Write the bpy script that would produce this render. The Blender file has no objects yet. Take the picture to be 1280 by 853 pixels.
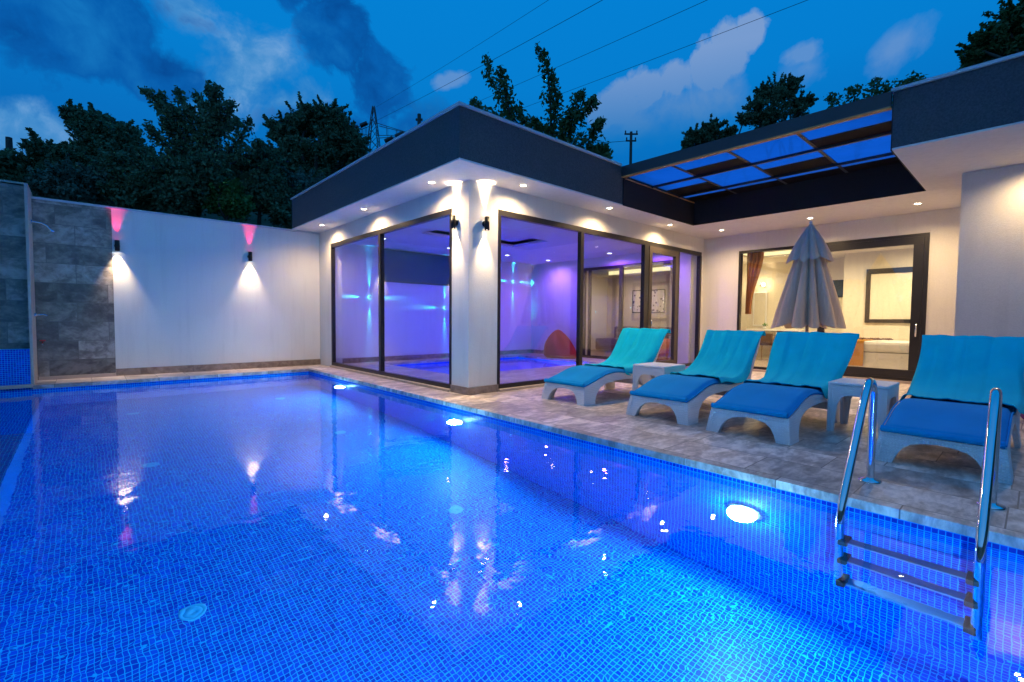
import bpy, math, random
import numpy as np
from mathutils import Vector, Matrix
random.seed(7); RNG=np.random.default_rng(11)
SC=bpy.context.scene; COL=SC.collection
R=math.radians
# ------------------------------------------------------------------ camera numbers (from the photograph's vanishing points)
F_PX,PITCH,ROLL,YAW=590.985,0.045,0.0086,0.8387
CAM=np.array([-3.6883,-4.9505,0.9903])
FW=np.array([math.cos(YAW)*math.cos(PITCH),math.sin(YAW)*math.cos(PITCH),-math.sin(PITCH)])
_rt=np.array([math.sin(YAW),-math.cos(YAW),0.]); _up=np.cross(_rt,FW)
RT=_rt*math.cos(ROLL)+_up*math.sin(ROLL); UP=-_rt*math.sin(ROLL)+_up*math.cos(ROLL)
def at(px,py,t):
    return CAM+t*(FW+RT*((px-640)/F_PX)-UP*((py-426.5)/F_PX))
# ------------------------------------------------------------------ node helpers
def newmat(name):
    m=bpy.data.materials.new(name); m.use_nodes=True
    nt=m.node_tree; nt.nodes.clear()
    return m,nt
def N(nt,t,**k):
    n=nt.nodes.new(t)
    for a,v in k.items(): setattr(n,a,v)
    return n
def out(nt,sock):
    o=N(nt,'ShaderNodeOutputMaterial'); nt.links.new(sock,o.inputs['Surface'])
def L(nt,a,b): nt.links.new(a,b)
def rgba(c): return (c[0],c[1],c[2],1.0)
def coords(nt,kind='Object'):
    return N(nt,'ShaderNodeTexCoord').outputs[kind]
def noise(nt,vec,scale,detail=4,rough=.55,dist=0.):
    n=N(nt,'ShaderNodeTexNoise'); n.inputs['Scale'].default_value=scale; n.inputs['Detail'].default_value=detail
    n.inputs['Roughness'].default_value=rough; n.inputs['Distortion'].default_value=dist
    if vec is not None: L(nt,vec,n.inputs['Vector'])
    return n.outputs['Fac']
def ramp(nt,fac,stops,interp='LINEAR'):
    r=N(nt,'ShaderNodeValToRGB'); r.color_ramp.interpolation=interp
    while len(r.color_ramp.elements)<len(stops): r.color_ramp.elements.new(.5)
    for e,(p,c) in zip(r.color_ramp.elements,stops): e.position=p; e.color=rgba(c)
    L(nt,fac,r.inputs['Fac']); return r.outputs['Color']
def mixc(nt,fac,a,b,mode='MIX'):
    m=N(nt,'ShaderNodeMix',data_type='RGBA',blend_type=mode)
    for s,v in (('Factor',fac),('A',a),('B',b)):
        i=[x for x in m.inputs if x.name==s and x.type==('VALUE' if s=='Factor' else 'RGBA')][0]
        if hasattr(v,'links'): L(nt,v,i)
        else: i.default_value=v if s=='Factor' else rgba(v)
    return [o for o in m.outputs if o.type=='RGBA'][0]
def mth(nt,op,a,b=None,c=None,clamp=False):
    m=N(nt,'ShaderNodeMath',operation=op); m.use_clamp=clamp
    for i,v in enumerate((a,b,c)):
        if v is None: continue
        if hasattr(v,'links'): L(nt,v,m.inputs[i])
        else: m.inputs[i].default_value=v
    return m.outputs[0]
def bump(nt,h,strength=.3,dist=.01):
    b=N(nt,'ShaderNodeBump'); b.inputs['Strength'].default_value=strength; b.inputs['Distance'].default_value=dist
    L(nt,h,b.inputs['Height']); return b.outputs['Normal']
def principled(nt,color,rough=.6,metal=0.,normal=None,spec=.5,**k):
    p=N(nt,'ShaderNodeBsdfPrincipled')
    for s,v in (('Base Color',color),('Roughness',rough),('Metallic',metal)):
        if hasattr(v,'links'): L(nt,v,p.inputs[s])
        else: p.inputs[s].default_value=rgba(v) if s=='Base Color' else v
    p.inputs['Specular IOR Level'].default_value=spec
    for s,v in k.items(): p.inputs[s].default_value=v
    if normal is not None: L(nt,normal,p.inputs['Normal'])
    return p.outputs['BSDF']
def simple(name,c,rough=.6,metal=0.,nscale=0,var=.15,bstr=0.,bdist=.002,spec=.5,**k):
    m,nt=newmat(name); v=coords(nt); col=c; nor=None
    if nscale:
        f=noise(nt,v,nscale,5); col=mixc(nt,f,tuple(x*(1-var) for x in c),tuple(min(1,x*(1+var)) for x in c))
        if bstr: nor=bump(nt,f,bstr,bdist)
    out(nt,principled(nt,col,rough,metal,nor,spec,**k)); return m
def emis(name,c,s):
    m,nt=newmat(name); e=N(nt,'ShaderNodeEmission'); e.inputs['Color'].default_value=rgba(c); e.inputs['Strength'].default_value=s
    out(nt,e.outputs[0]); return m
M={}
# stucco
def stucco(name,c,sc=70,b=.5,d=.006,sp=.10):
    m,nt=newmat(name); v=coords(nt); n1=noise(nt,v,sc,6,.65); n2=noise(nt,v,1.3,3)
    n3=noise(nt,v,sc*.35,3)
    col=mixc(nt,n2,tuple(x*.9 for x in c),c); col=mixc(nt,mth(nt,'MULTIPLY',ramp(nt,n1,[(.35,(1,1,1)),(.62,(0,0,0))]),sp),col,tuple(x*.35 for x in c)); h=mth(nt,'ADD',n1,mth(nt,'MULTIPLY',n3,.6))
    mpw=N(nt,'ShaderNodeMapping'); mpw.inputs['Scale'].default_value=(5,5,.45); L(nt,v,mpw.inputs[0]); stn=noise(nt,mpw.outputs[0],1.6,6,.65)
    col=mixc(nt,ramp(nt,stn,[(.50,(0,0,0)),(.72,(.22,.22,.22))]),col,tuple(x*.62 for x in c))
    out(nt,principled(nt,col,.85,0,bump(nt,h,b,d),.25)); return m
M['stucco']=stucco('white_stucco',(.76,.74,.71),60,.5,.005,.10)
M['paint']=stucco('white_paint',(.76,.75,.73),40,.1,.002)
M['soffit']=stucco('soffit_paint',(.74,.72,.70),25,.08,.002)
M['fascia']=stucco('charcoal_render',(.090,.096,.110),60,1.,.012,.55)
M['blackpanel']=simple('black_sliding_panel',(.005,.005,.007),.7,0,30,.2,spec=.1)
M['recess_shade']=simple('recess_shade_speckled',(.016,.016,.019),.8,0,160,1.2,.6,.004,.2)  # speckled render darkened to carry the shade inside the roof recess
M['coping']=simple('zinc_coping',(.50,.52,.55),.45,.0,8,.1,.1)
M['cream']=stucco('cream_paint',(.76,.68,.53),30,.08,.002)
M['frame']=simple('anthracite_aluminium',(.028,.026,.028),.35,.3,30,.1)
M['darkframe']=simple('dark_wood_frame',(.035,.024,.02),.4,0,30,.2)
M['lampblack']=simple('black_lamp_metal',(.012,.012,.013),.35,.4,40,.1)
M['chrome']=simple('polished_steel',(.78,.79,.8),.07,1.0,6,.05)
M['rubber']=simple('brown_plastic',(.035,.022,.018),.5,0,60,.3)
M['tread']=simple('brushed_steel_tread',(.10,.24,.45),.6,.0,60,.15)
# travertine: big random slabs with veins
def travertine(name,bw,bh,c1,c2,plane='xy',gap=.004,rough=.38,mortar=(.20,.165,.14),contrast=1.):
    m,nt=newmat(name); v=coords(nt)
    s=N(nt,'ShaderNodeSeparateXYZ'); L(nt,v,s.inputs[0]); cb=N(nt,'ShaderNodeCombineXYZ')
    a={'x':0,'y':1,'z':2}
    L(nt,s.outputs[a[plane[0]]],cb.inputs[0]); L(nt,s.outputs[a[plane[1]]],cb.inputs[1])
    br=N(nt,'ShaderNodeTexBrick'); L(nt,cb.outputs[0],br.inputs['Vector'])
    br.offset=.37; br.offset_frequency=2; br.squash=1.5; br.squash_frequency=3
    br.inputs['Scale'].default_value=1; br.inputs['Brick Width'].default_value=bw; br.inputs['Row Height'].default_value=bh
    br.inputs['Mortar Size'].default_value=gap; br.inputs['Mortar Smooth'].default_value=.2
    br.inputs['Color1'].default_value=(0,0,0,1); br.inputs['Color2'].default_value=(1,1,1,1); br.inputs['Mortar'].default_value=(.5,.5,.5,1)
    wn=N(nt,'ShaderNodeTexWhiteNoise',noise_dimensions='3D')
    L(nt,br.outputs['Color'],wn.inputs['Vector'])
    mp=N(nt,'ShaderNodeVectorMath',operation='MULTIPLY_ADD'); L(nt,wn.outputs['Color'],mp.inputs[0]); mp.inputs[1].default_value=(9,9,9); L(nt,v,mp.inputs[2])
    st=N(nt,'ShaderNodeMapping'); st.inputs['Scale'].default_value=(1,2.2,1) if plane in('xy','yx') else (1.,1.,1.25); L(nt,mp.outputs[0],st.inputs[0])
    n1=noise(nt,st.outputs[0],2.6,7,.62,.8); n2=noise(nt,st.outputs[0],11,5,.6,.5)
    f=mth(nt,'ADD',mth(nt,'MULTIPLY',n1,.62),mth(nt,'MULTIPLY',n2,.38))
    dk=tuple(x*.52 for x in c1)
    col=ramp(nt,f,[(.34,dk),(.46,c1),(.58,c2),(.70,tuple(min(1,x*1.25) for x in c2))])
    tone=mth(nt,'MULTIPLY_ADD',br.outputs['Color'],.5*contrast,1-.25*contrast)
    tc=N(nt,'ShaderNodeCombineColor')
    for i in range(3): L(nt,tone,tc.inputs[i])
    col=mixc(nt,1.0,col,tc.outputs[0],'MULTIPLY')
    col=mixc(nt,br.outputs['Fac'],col,mortar)
    h=mth(nt,'SUBTRACT',mth(nt,'MULTIPLY',n2,.25),br.outputs['Fac'])
    rg=mth(nt,'MULTIPLY_ADD',n2,.3,rough-.12)
    out(nt,principled(nt,col,rg,0,bump(nt,h,.35 if plane!='xz' else .2,.003),.5)); return m
M['deck']=travertine('travertine_paving',.61,.406,(.44,.355,.31),(.76,.65,.58),'yx',contrast=1.0)
M['clad']=travertine('grey_travertine_cladding',.60,.30,(.15,.12,.105),(.31,.26,.225),'xz',contrast=1.5,rough=.5,mortar=(.13,.11,.10))
M['trimstone']=simple('pale_travertine_trim',(.50,.41,.33),.5,0,9,.25,.2)
M['skirt']=travertine('travertine_skirting',.5,2.,(.26,.20,.16),(.40,.32,.26),'xz',contrast=.8)
# pool mosaic
def mosaic(name,plane,size=.0272,c1=(.0002,.028,.48),c2=(.0004,.095,.80),g=(.006,.56,.97)):
    m,nt=newmat(name); v=coords(nt); s=N(nt,'ShaderNodeSeparateXYZ'); L(nt,v,s.inputs[0]); cb=N(nt,'ShaderNodeCombineXYZ')
    a={'x':0,'y':1,'z':2}
    L(nt,s.outputs[a[plane[0]]],cb.inputs[0]); L(nt,s.outputs[a[plane[1]]],cb.inputs[1])
    br=N(nt,'ShaderNodeTexBrick'); L(nt,cb.outputs[0],br.inputs['Vector']); br.offset=0; br.squash=1
    br.inputs['Scale'].default_value=1; br.inputs['Brick Width'].default_value=size; br.inputs['Row Height'].default_value=size
    br.inputs['Mortar Size'].default_value=.0024; br.inputs['Mortar Smooth'].default_value=.3; br.inputs['Bias'].default_value=0
    br.inputs['Color1'].default_value=rgba(c1); br.inputs['Color2'].default_value=rgba(c2); br.inputs['Mortar'].default_value=rgba(g)
    big=noise(nt,v,.8,3); col=mixc(nt,mth(nt,'MULTIPLY',big,.35),br.outputs['Color'],c1)
    out(nt,principled(nt,col,.4,0,bump(nt,mth(nt,'SUBTRACT',1.0,br.outputs['Fac']),.5,.001),.12)); return m
M['mos_xy']=mosaic('blue_mosaic_floor','xy'); M['mos_yz']=mosaic('blue_mosaic_wall','yz'); M['mos_xz']=mosaic('blue_mosaic_end','xz')
# water
def water(name,s1,d1,s2,d2,tint=(1,1,1)):
    m,nt=newmat(name); v=coords(nt)
    n1=noise(nt,v,s1,2,.5,.6); n2=noise(nt,v,s2,2,.5,.4); big=noise(nt,v,.55,2)
    h=mth(nt,'ADD',mth(nt,'MULTIPLY',n1,d1),mth(nt,'MULTIPLY',mth(nt,'MULTIPLY',n2,d2),mth(nt,'MULTIPLY_ADD',big,3.2,-.9,True)))
    b=bump(nt,h,1.0,1.0)
    g=N(nt,'ShaderNodeBsdfGlass'); g.inputs['IOR'].default_value=1.333; g.inputs['Roughness'].default_value=0.0; g.inputs['Color'].default_value=rgba(tint)
    L(nt,b,g.inputs['Normal']); out(nt,g.outputs[0]); return m
M['water']=water('pool_water',2.6,.0034,10,.0011)
M['spa_water']=water('spa_water',3.0,.0022,9,.0006)
# thin window glass
def glass(name,tint=(1,1,1),ior=1.5):
    m,nt=newmat(name); ge=N(nt,'ShaderNodeNewGeometry'); dt=N(nt,'ShaderNodeVectorMath',operation='DOT_PRODUCT'); L(nt,ge.outputs['Normal'],dt.inputs[0]); L(nt,ge.outputs['Incoming'],dt.inputs[1])
    fac=mth(nt,'MULTIPLY_ADD',mth(nt,'POWER',mth(nt,'SUBTRACT',1.0,mth(nt,'ABSOLUTE',dt.outputs['Value'])),5.),.94,.06)
    t=N(nt,'ShaderNodeBsdfTransparent'); t.inputs['Color'].default_value=rgba(tint)
    g=N(nt,'ShaderNodeBsdfGlossy'); g.inputs['Roughness'].default_value=0.0; g.inputs['Color'].default_value=(.95,.95,.95,1)
    mx=N(nt,'ShaderNodeMixShader'); L(nt,fac,mx.inputs[0]); L(nt,t.outputs[0],mx.inputs[1]); L(nt,g.outputs[0],mx.inputs[2])
    out(nt,mx.outputs[0]); return m
M['glass']=glass('window_glass',(.97,.98,.98)); M['darkglass']=simple('dark_glass',(.004,.03,.085),.12)
M['mirror']=simple('mirror_glass',(.8,.8,.78),.03,1.0)
def frosted(name,c):
    m,nt=newmat(name); t=N(nt,'ShaderNodeBsdfTransparent'); t.inputs['Color'].default_value=rgba(c)
    d=N(nt,'ShaderNodeBsdfTranslucent'); d.inputs['Color'].default_value=rgba(c)
    mx=N(nt,'ShaderNodeMixShader'); f=noise(nt,coords(nt),2.,3); L(nt,mth(nt,'MULTIPLY_ADD',f,.5,.35),mx.inputs[0]); L(nt,t.outputs[0],mx.inputs[1]); L(nt,d.outputs[0],mx.inputs[2])
    out(nt,mx.outputs[0]); return m
M['poly']=frosted('blue_polycarbonate',(.48,.68,1.0))
M['wood']=simple('oiled_pine_edge',(.42,.22,.08),.5,0,20,.3)
M['darkmetal']=simple('dark_grey_beam',(.035,.038,.045),.45,.2,20,.15)
# lounger
def rattan(name,c):
    m,nt=newmat(name); v=coords(nt); sp_=N(nt,'ShaderNodeSeparateXYZ'); L(nt,v,sp_.inputs[0]); k=2*math.pi/.019
    X=mth(nt,'SINE',mth(nt,'MULTIPLY',sp_.outputs[0],k)); Y=mth(nt,'SINE',mth(nt,'MULTIPLY',sp_.outputs[1],k)); Z=mth(nt,'SINE',mth(nt,'MULTIPLY',sp_.outputs[2],k))
    h=mth(nt,'ADD',mth(nt,'MULTIPLY',mth(nt,'ADD',X,Y),Z),mth(nt,'MULTIPLY',X,Y)); f=noise(nt,v,3,3)
    g_=mth(nt,'MULTIPLY_ADD',h,.22,.80,True); col=mixc(nt,g_,tuple(x*.62 for x in c),c); col=mixc(nt,mth(nt,'MULTIPLY',f,.25),col,tuple(x*.8 for x in c))
    out(nt,principled(nt,col,.45,0,bump(nt,h,.6,.002),.5)); return m
M['rattan']=rattan('white_rattan_plastic',(.88,.89,.92))
M['rattan_end']=M['rattan']
def fabric(name,c,sc=500,fold=0):
    m,nt=newmat(name); v=coords(nt); n=noise(nt,v,sc,3); f=noise(nt,v,4,4)
    h=mth(nt,'ADD',mth(nt,'MULTIPLY',n,.5),mth(nt,'MULTIPLY',f,.6))
    out(nt,principled(nt,mixc(nt,f,tuple(x*.8 for x in c),tuple(min(1,x*1.12) for x in c)),.95,0,bump(nt,h,.5,.006),.1,**{'Sheen Weight':.04})); return m
M['cushion']=fabric('blue_cushion_fabric',(.0005,.34,.72))
M['towel']=fabric('turquoise_terry',(.002,.66,.80),700)
def canvas(name,c):
    m,nt=newmat(name); v=coords(nt); mp=N(nt,'ShaderNodeMapping'); mp.inputs['Scale'].default_value=(9,9,1.1); L(nt,v,mp.inputs[0])
    f=noise(nt,mp.outputs[0],2.2,5,.6,.6); n=noise(nt,v,300,3)
    out(nt,principled(nt,mixc(nt,f,tuple(x*.78 for x in c),c),.9,0,bump(nt,mth(nt,'ADD',f,mth(nt,'MULTIPLY',n,.03)),.8,.03),.15)); return m
M['canvas']=canvas('beige_grey_canvas',(.76,.62,.49))
M['canvas_plain']=fabric('beige_grey_canvas',(.70,.62,.54),300)
M['concrete']=simple('grey_concrete',(.3,.3,.3),.8,0,20,.2,.3)
M['redbag']=fabric('red_beanbag',(.36,.03,.02)); M['orange']=fabric('orange_fabric',(.75,.22,.03)); M['purple']=fabric('purple_fabric',(.28,.09,.30))
M['bed']=fabric('white_linen',(.75,.72,.66)); M['runner']=fabric('gold_brocade',(.55,.27,.05),60); M['curtain']=fabric('brown_curtain',(.55,.24,.07))
M['brown']=simple('brown_leather',(.10,.05,.03),.5,0,30,.2); M['oak']=simple('pale_oak',(.45,.29,.15),.45,0,14,.25)
M['white']=simple('white_lacquer',(.78,.76,.72),.35,0,5,.05)
M['petal']=simple('dark_petals',(.10,.03,.02),.7,0,30,.4)
M['green']=simple('plant_green',(.08,.22,.03),.6,0,30,.4)
M['floorin']=simple('beige_floor_tile',(.45,.36,.27),.25,0,3,.15)
M['poolfloor']=travertine('indoor_travertine',.6,.4,(.36,.32,.29),(.52,.47,.43),'xy',rough=.3)
M['bark']=simple('tree_bark',(.06,.045,.033),.9,0,14,.4,.6,.02)
M['polewood']=simple('weathered_pole',(.06,.05,.045),.8,0,10,.3)
M['steel']=simple('galvanised_steel',(.10,.11,.12),.5,.4,10,.2)
M['ceramic']=simple('dark_insulator',(.012,.012,.014),.4,0,10,.2)
M['inlet']=simple('pale_blue_plastic',(.0,.42,.80),.6,0,20,.1)
M['ring']=simple('stainless_ring',(.55,.58,.62),.25,.8,20,.1)
def earth():
    m,nt=newmat('dry_hillside'); v=coords(nt); f=noise(nt,v,.5,8); g=noise(nt,v,5,5)
    out(nt,principled(nt,ramp(nt,f,[(.35,(.035,.045,.018)),(.6,(.09,.075,.045))]),.95,0,bump(nt,g,.7,.2),.1)); return m
M['earth']=earth()
def leafmat(name,a,b):
    m,nt=newmat(name); gi=N(nt,'ShaderNodeNewGeometry'); v=coords(nt); f=noise(nt,v,.7,3)
    t=mth(nt,'ADD',mth(nt,'MULTIPLY',gi.outputs['Random Per Island'],.6),mth(nt,'MULTIPLY',f,.4))
    col=mixc(nt,t,a,b); p=principled(nt,col,.55,0,None,.35)
    tr=N(nt,'ShaderNodeBsdfTranslucent'); L(nt,col,tr.inputs[0]); mx=N(nt,'ShaderNodeMixShader'); mx.inputs[0].default_value=.3
    L(nt,p,mx.inputs[1]); L(nt,tr.outputs[0],mx.inputs[2]); out(nt,mx.outputs[0]); return m
M['leaf_dark']=leafmat('dark_foliage',(.035,.07,.028),(.26,.31,.15))
M['leaf_olive']=leafmat('olive_foliage',(.09,.12,.08),(.22,.25,.17))
M['leaf_green']=leafmat('green_foliage',(.05,.12,.02),(.18,.30,.07))
M['leaf_fig']=leafmat('fig_foliage',(.05,.09,.022),(.17,.22,.07))
WARM=(1,.69,.35); WARMW=(1,.76,.46)
M['lens']=emis('warm_lamp_lens',(1,.86,.66),28); M['lens_cool']=emis('cool_lamp_lens',(.62,.72,1),14); M['lens_red']=emis('red_lamp_lens',(1,.05,.12),8)
M['poollens']=emis('pool_lamp_lens',(.82,.95,1),16); M['lens_cyan']=emis('cyan_lamp_lens',(.1,.75,1),10); M['cove']=emis('warm_cove_strip',(1,.84,.42),1.5)
M['vlamp']=emis('vanity_lamp_glow',(1,.85,.55),7)
# ------------------------------------------------------------------ geometry helpers
ORG={}
class MB:
    def __init__(s): s.v=[]; s.f=[]; s.sm=[]
    def add(s,vs,fs,smooth=False):
        b=len(s.v); s.v+= [tuple(map(float,p)) for p in vs]
        s.f+= [tuple(i+b for i in f) for f in fs]; s.sm+=[smooth]*len(fs); return s
    def box(s,x0,x1,y0,y1,z0,z1,bev=0.):
        x0,x1=min(x0,x1),max(x0,x1); y0,y1=min(y0,y1),max(y0,y1); z0,z1=min(z0,z1),max(z0,z1)
        if not bev:
            vs=[(x,y,z) for z in (z0,z1) for y in (y0,y1) for x in (x0,x1)]
            return s.add(vs,[(0,2,3,1),(4,5,7,6),(0,1,5,4),(2,6,7,3),(0,4,6,2),(1,3,7,5)])
        b=min(bev,(x1-x0)/2.1,(y1-y0)/2.1,(z1-z0)/2.1)
        # chamfered box: 24 vertices
        import bmesh
        bm=bmesh.new(); bmesh.ops.create_cube(bm,size=1)
        for v in bm.verts: v.co=Vector(((x0+x1)/2+v.co.x*(x1-x0),(y0+y1)/2+v.co.y*(y1-y0),(z0+z1)/2+v.co.z*(z1-z0)))
        bmesh.ops.bevel(bm,geom=bm.edges[:],offset=b,segments=2,affect='EDGES',profile=.6)
        bm.verts.index_update()
        s.add([v.co for v in bm.verts],[[v.index for v in f.verts] for f in bm.faces]); bm.free(); return s
    def prism(s,poly,axis,a,b):
        "2-D polygon extruded along axis from a to b; polygon lies in the other two axes (in x,y,z order)"
        n=len(poly)
        def P(p,h): return {'x':(h,p[0],p[1]),'y':(p[0],h,p[1]),'z':(p[0],p[1],h)}[axis]
        vs=[P(p,a) for p in poly]+[P(p,b) for p in poly]
        fs=[tuple(range(n)),tuple(range(2*n-1,n-1,-1))]+[(i,i+n,(i+1)%n+n,(i+1)%n) for i in range(n)]
        return s.add(vs,fs)
    def tube(s,pts,r,n=12,caps=True):
        pts=[np.array(p,float) for p in pts]; rs=r if hasattr(r,'__len__') else [r]*len(pts)
        vs=[];fs=[]; up=None
        for i,p in enumerate(pts):
            t=pts[min(i+1,len(pts)-1)]-pts[max(i-1,0)]; t=t/(np.linalg.norm(t)+1e-12)
            if up is None:
                up=np.array([0,0,1.]) if abs(t[2])<.9 else np.array([1.,0,0])
            a=np.cross(t,up); a/=np.linalg.norm(a)+1e-12; b=np.cross(a,t); up=b
            for k in range(n):
                q=2*math.pi*k/n; vs.append(p+rs[i]*(math.cos(q)*a+math.sin(q)*b))
        for i in range(len(pts)-1):
            for k in range(n): fs.append((i*n+k,i*n+(k+1)%n,(i+1)*n+(k+1)%n,(i+1)*n+k))
        s.add(vs,fs,True)
        if caps: s.add(vs[:n],[tuple(range(n-1,-1,-1))]); s.add(vs[-n:],[tuple(range(n))])
        return s
    def lathe(s,prof,c,n=24,axis='z'):
        "prof: list of (r,h) along axis through c"
        vs=[];fs=[]
        for r,h in prof:
            for k in range(n):
                q=2*math.pi*k/n; u,w=r*math.cos(q),r*math.sin(q)
                d={'z':(u,w,h),'x':(h,u,w),'y':(u,h,w)}[axis]; vs.append((c[0]+d[0],c[1]+d[1],c[2]+d[2]))
        for i in range(len(prof)-1):
            for k in range(n): fs.append((i*n+k,i*n+(k+1)%n,(i+1)*n+(k+1)%n,(i+1)*n+k))
        return s.add(vs,fs,True)
    def grid(s,f,nu,nv,smooth=True):
        vs=[f(i/(nu-1),j/(nv-1)) for i in range(nu) for j in range(nv)]
        fs=[(i*nv+j,i*nv+j+1,(i+1)*nv+j+1,(i+1)*nv+j) for i in range(nu-1) for j in range(nv-1)]
        return s.add(vs,fs,smooth)
    def build(s,name,mat,parent=None,fix=True):
        me=bpy.data.meshes.new(name); o3=ORG.get(parent.name,(0,0,0)) if parent else (0,0,0)
        me.from_pydata([(x-o3[0],y-o3[1],z-o3[2]) for x,y,z in s.v],[],s.f); me.update()
        me.polygons.foreach_set('use_smooth',s.sm)
        if fix:
            import bmesh
            bm=bmesh.new(); bm.from_mesh(me); bmesh.ops.recalc_face_normals(bm,faces=bm.faces[:]); bm.to_mesh(me); bm.free()
        o=bpy.data.objects.new(name,me); COL.objects.link(o); me.materials.append(M[mat] if isinstance(mat,str) else mat)
        if parent: o.parent=parent; ORG[o.name]=o3
        return o
def tag(o,label=None,cat=None,group=None,kind=None):
    if label: o['label']=label
    if cat: o['category']=cat
    if group: o['group']=group
    if kind: o['kind']=kind
    return o
def thing(name,label,cat,loc=(0,0,0),group=None):
    o=bpy.data.objects.new(name,None); COL.objects.link(o); o.location=loc; o.empty_display_size=.1
    ORG[o.name]=tuple(loc); return tag(o,label,cat,group)
def copy_tree(o,parent=None):
    c=o.copy(); COL.objects.link(c)
    if parent: c.parent=parent
    ORG[c.name]=ORG.get(o.name,(0,0,0))
    for ch in list(o.children): copy_tree(ch,c)
    return c
def B(name,mat,parent,*b,bev=0.):
    return MB().box(*b,bev=bev).build(name,mat,parent)
def struct(name,mb,mat): return tag(mb.build(name,mat),kind='structure')
def light(name,kind,loc,energy,color,parent=None,aim=None,size=.03,angle=60,blend=.6):
    d=bpy.data.lights.new(name,kind); d.energy=energy; d.color=color
    if kind=='AREA': d.size=size
    else: d.shadow_soft_size=size
    if kind=='SPOT': d.spot_size=R(angle); d.spot_blend=blend
    o=bpy.data.objects.new(name,d); COL.objects.link(o)
    o3=ORG.get(parent.name,(0,0,0)) if parent else (0,0,0)
    o.location=[loc[i]-o3[i] for i in range(3)]
    if aim is not None: o.rotation_euler=Vector(aim).to_track_quat('-Z','Y').to_euler()
    if parent: o.parent=parent; ORG[o.name]=o3
    return o
# ------------------------------------------------------------------ constants of the place
H=2.80; H2=3.37; A=.545; LW=5.26; XB=6.36; WZ=-.085; PF=-1.52; PE=-.50; PY=4.52; PN=-5.6; STX=-4.18; PXL=-6.2
# ------------------------------------------------------------------ ground and pool
def axis(br,lo,hi,step):
    s=set(br); x=lo
    while x<=hi: s.add(round(x,3)); x+=step
    return sorted(s)
xs=axis([-9.42,-9.38,10.68,10.72,-60,60],-24,34,2)+[45,60,90,130,180,260]; xs=[-260,-180,-120,-80,-50,-34]+sorted(set(xs)); xs=sorted(set(xs))
ys=sorted(set(axis([-9.42,-9.38,5.48,5.52],-24,34,2)+[-260,-180,-120,-80,-50,-34,45,60,90,130,180,260]))
def terrain(x,y):
    if -9.4<x<10.7 and -9.4<y<5.5: return -1.9
    d=max(0,y-5.5); e=max(0,x-10.7)*(1 if y>-9.4 else .3)
    h=0
    if y>5.5: h=2.3+.28*min(d,18)+.09*max(0,min(d,110)-18)
    if x>10.7 and y>-9.4: h=max(h,.3+.13*min(e,110))
    if abs(x)<200: h+=.18*math.sin(x*.31+1)*math.sin(y*.27) if (d>2 or e>2) else 0
    return h-.06
g=MB(); nx,ny=len(xs),len(ys)
g.add([(x,y,terrain(x,y)) for x in xs for y in ys],[(i*ny+j,(i+1)*ny+j,(i+1)*ny+j+1,i*ny+j+1) for i in range(nx-1) for j in range(ny-1)])
struct('ground',g,'earth')
d=MB()
d.box(PE,XB,-9.4,-.0,-.05,0); d.box(PE,0,0,LW,-.05,0); d.box(-4.28,PE,PY,LW,-.05,0); d.box(PXL,PE,-9.4,PN,-.05,0); d.box(-9.4,PXL,-9.4,LW,-.05,0)
struct('pool_deck',d,'deck')
p=MB().box(PXL-.15,PE+.15,PN-.15,PY+.15,PF-.2,PF); struct('pool_floor',p,'mos_xy')
w=MB(); w.box(PE+.006,PE+.15,PN,PY,PF,-.05); struct('pool_side_wall',w,'mos_yz')
w=MB(); w.box(PXL-.15,PE+.15,PY+.006,PY+.15,PF,-.05); struct('pool_end_wall',w,'mos_xz')
w=MB(); w.box(PXL-.15,PE+.15,PN-.15,PN-.006,PF,-.05); struct('pool_near_wall',w,'mos_xz')
w=MB(); w.box(PXL-.15,PXL-.006,PN,PY,PF,-.05); struct('pool_outer_wall',w,'mos_yz')
def mosaic_bench():
    o=MB().box(PXL,STX,PN,PY,PF,-.64).build('pool_bench','mos_xy'); me=o.data; me.materials.append(M['mos_yz'])
    for q in me.polygons:
        if abs(q.normal.x)>.5: q.material_index=1
    return tag(o,kind='structure')
mosaic_bench()
wt=MB(); wt.add([(PXL,PN,WZ),(PE+.006,PN,WZ),(PE+.006,PY+.006,WZ),(PXL,PY+.006,WZ)],[(0,1,2,3)])
tag(wt.build('pool_water','water',None,False),kind='structure')
# pool lamps in the long wall
def pool_lamp():
    t=thing('pool_lamp','x','pool lamp',(PE,0,-.55),'lamps in the pool wall')
    mb=MB().lathe([(.115,.0),(.115,-.018),(.085,-.026),(.082,-.020)],(PE,0,-.55),32,'x'); mb.build('trim_ring','ring',t)
    mb=MB().lathe([(.082,-.020),(.06,-.030),(.03,-.035),(.0005,-.036)],(PE,0,-.55),32,'x'); mb.build('lens','poollens',t)
    light('lamp_beam','SPOT',(PE-.055,0,-.55),205,(.22,.70,1),t,(-1,0,-.08),.09,176,.2)
    light('lamp_glow','POINT',(PE-.10,0,-.55),14,(.35,.85,1),t,None,.06)
    return t
pl=pool_lamp()
for i,(y,lab) in enumerate([(-3.71,'bright round pool lamp under water beside the steel ladder'),(-.5,'round pool lamp under water in front of the corner column'),(2.81,'small round pool lamp under water near the far corner of the pool')]):
    o=pl if i==0 else copy_tree(pl); o.location=(PE,y,-.55); o['label']=lab
for x,lab in ((-2.5,'round pool lamp in the near pool wall below the photographer, toward the ladder'),(-3.7,'round pool lamp in the near pool wall below the photographer, toward the bench')):
    o=copy_tree(pl); o.location=(x,PN,-.55); o.rotation_euler=(0,0,R(-90)); o['label']=lab
    for ch in o.children:
        if ch.type=='LIGHT': ch.data=ch.data.copy(); ch.data.energy*=(.10 if x>-3 else 2.6)
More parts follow.
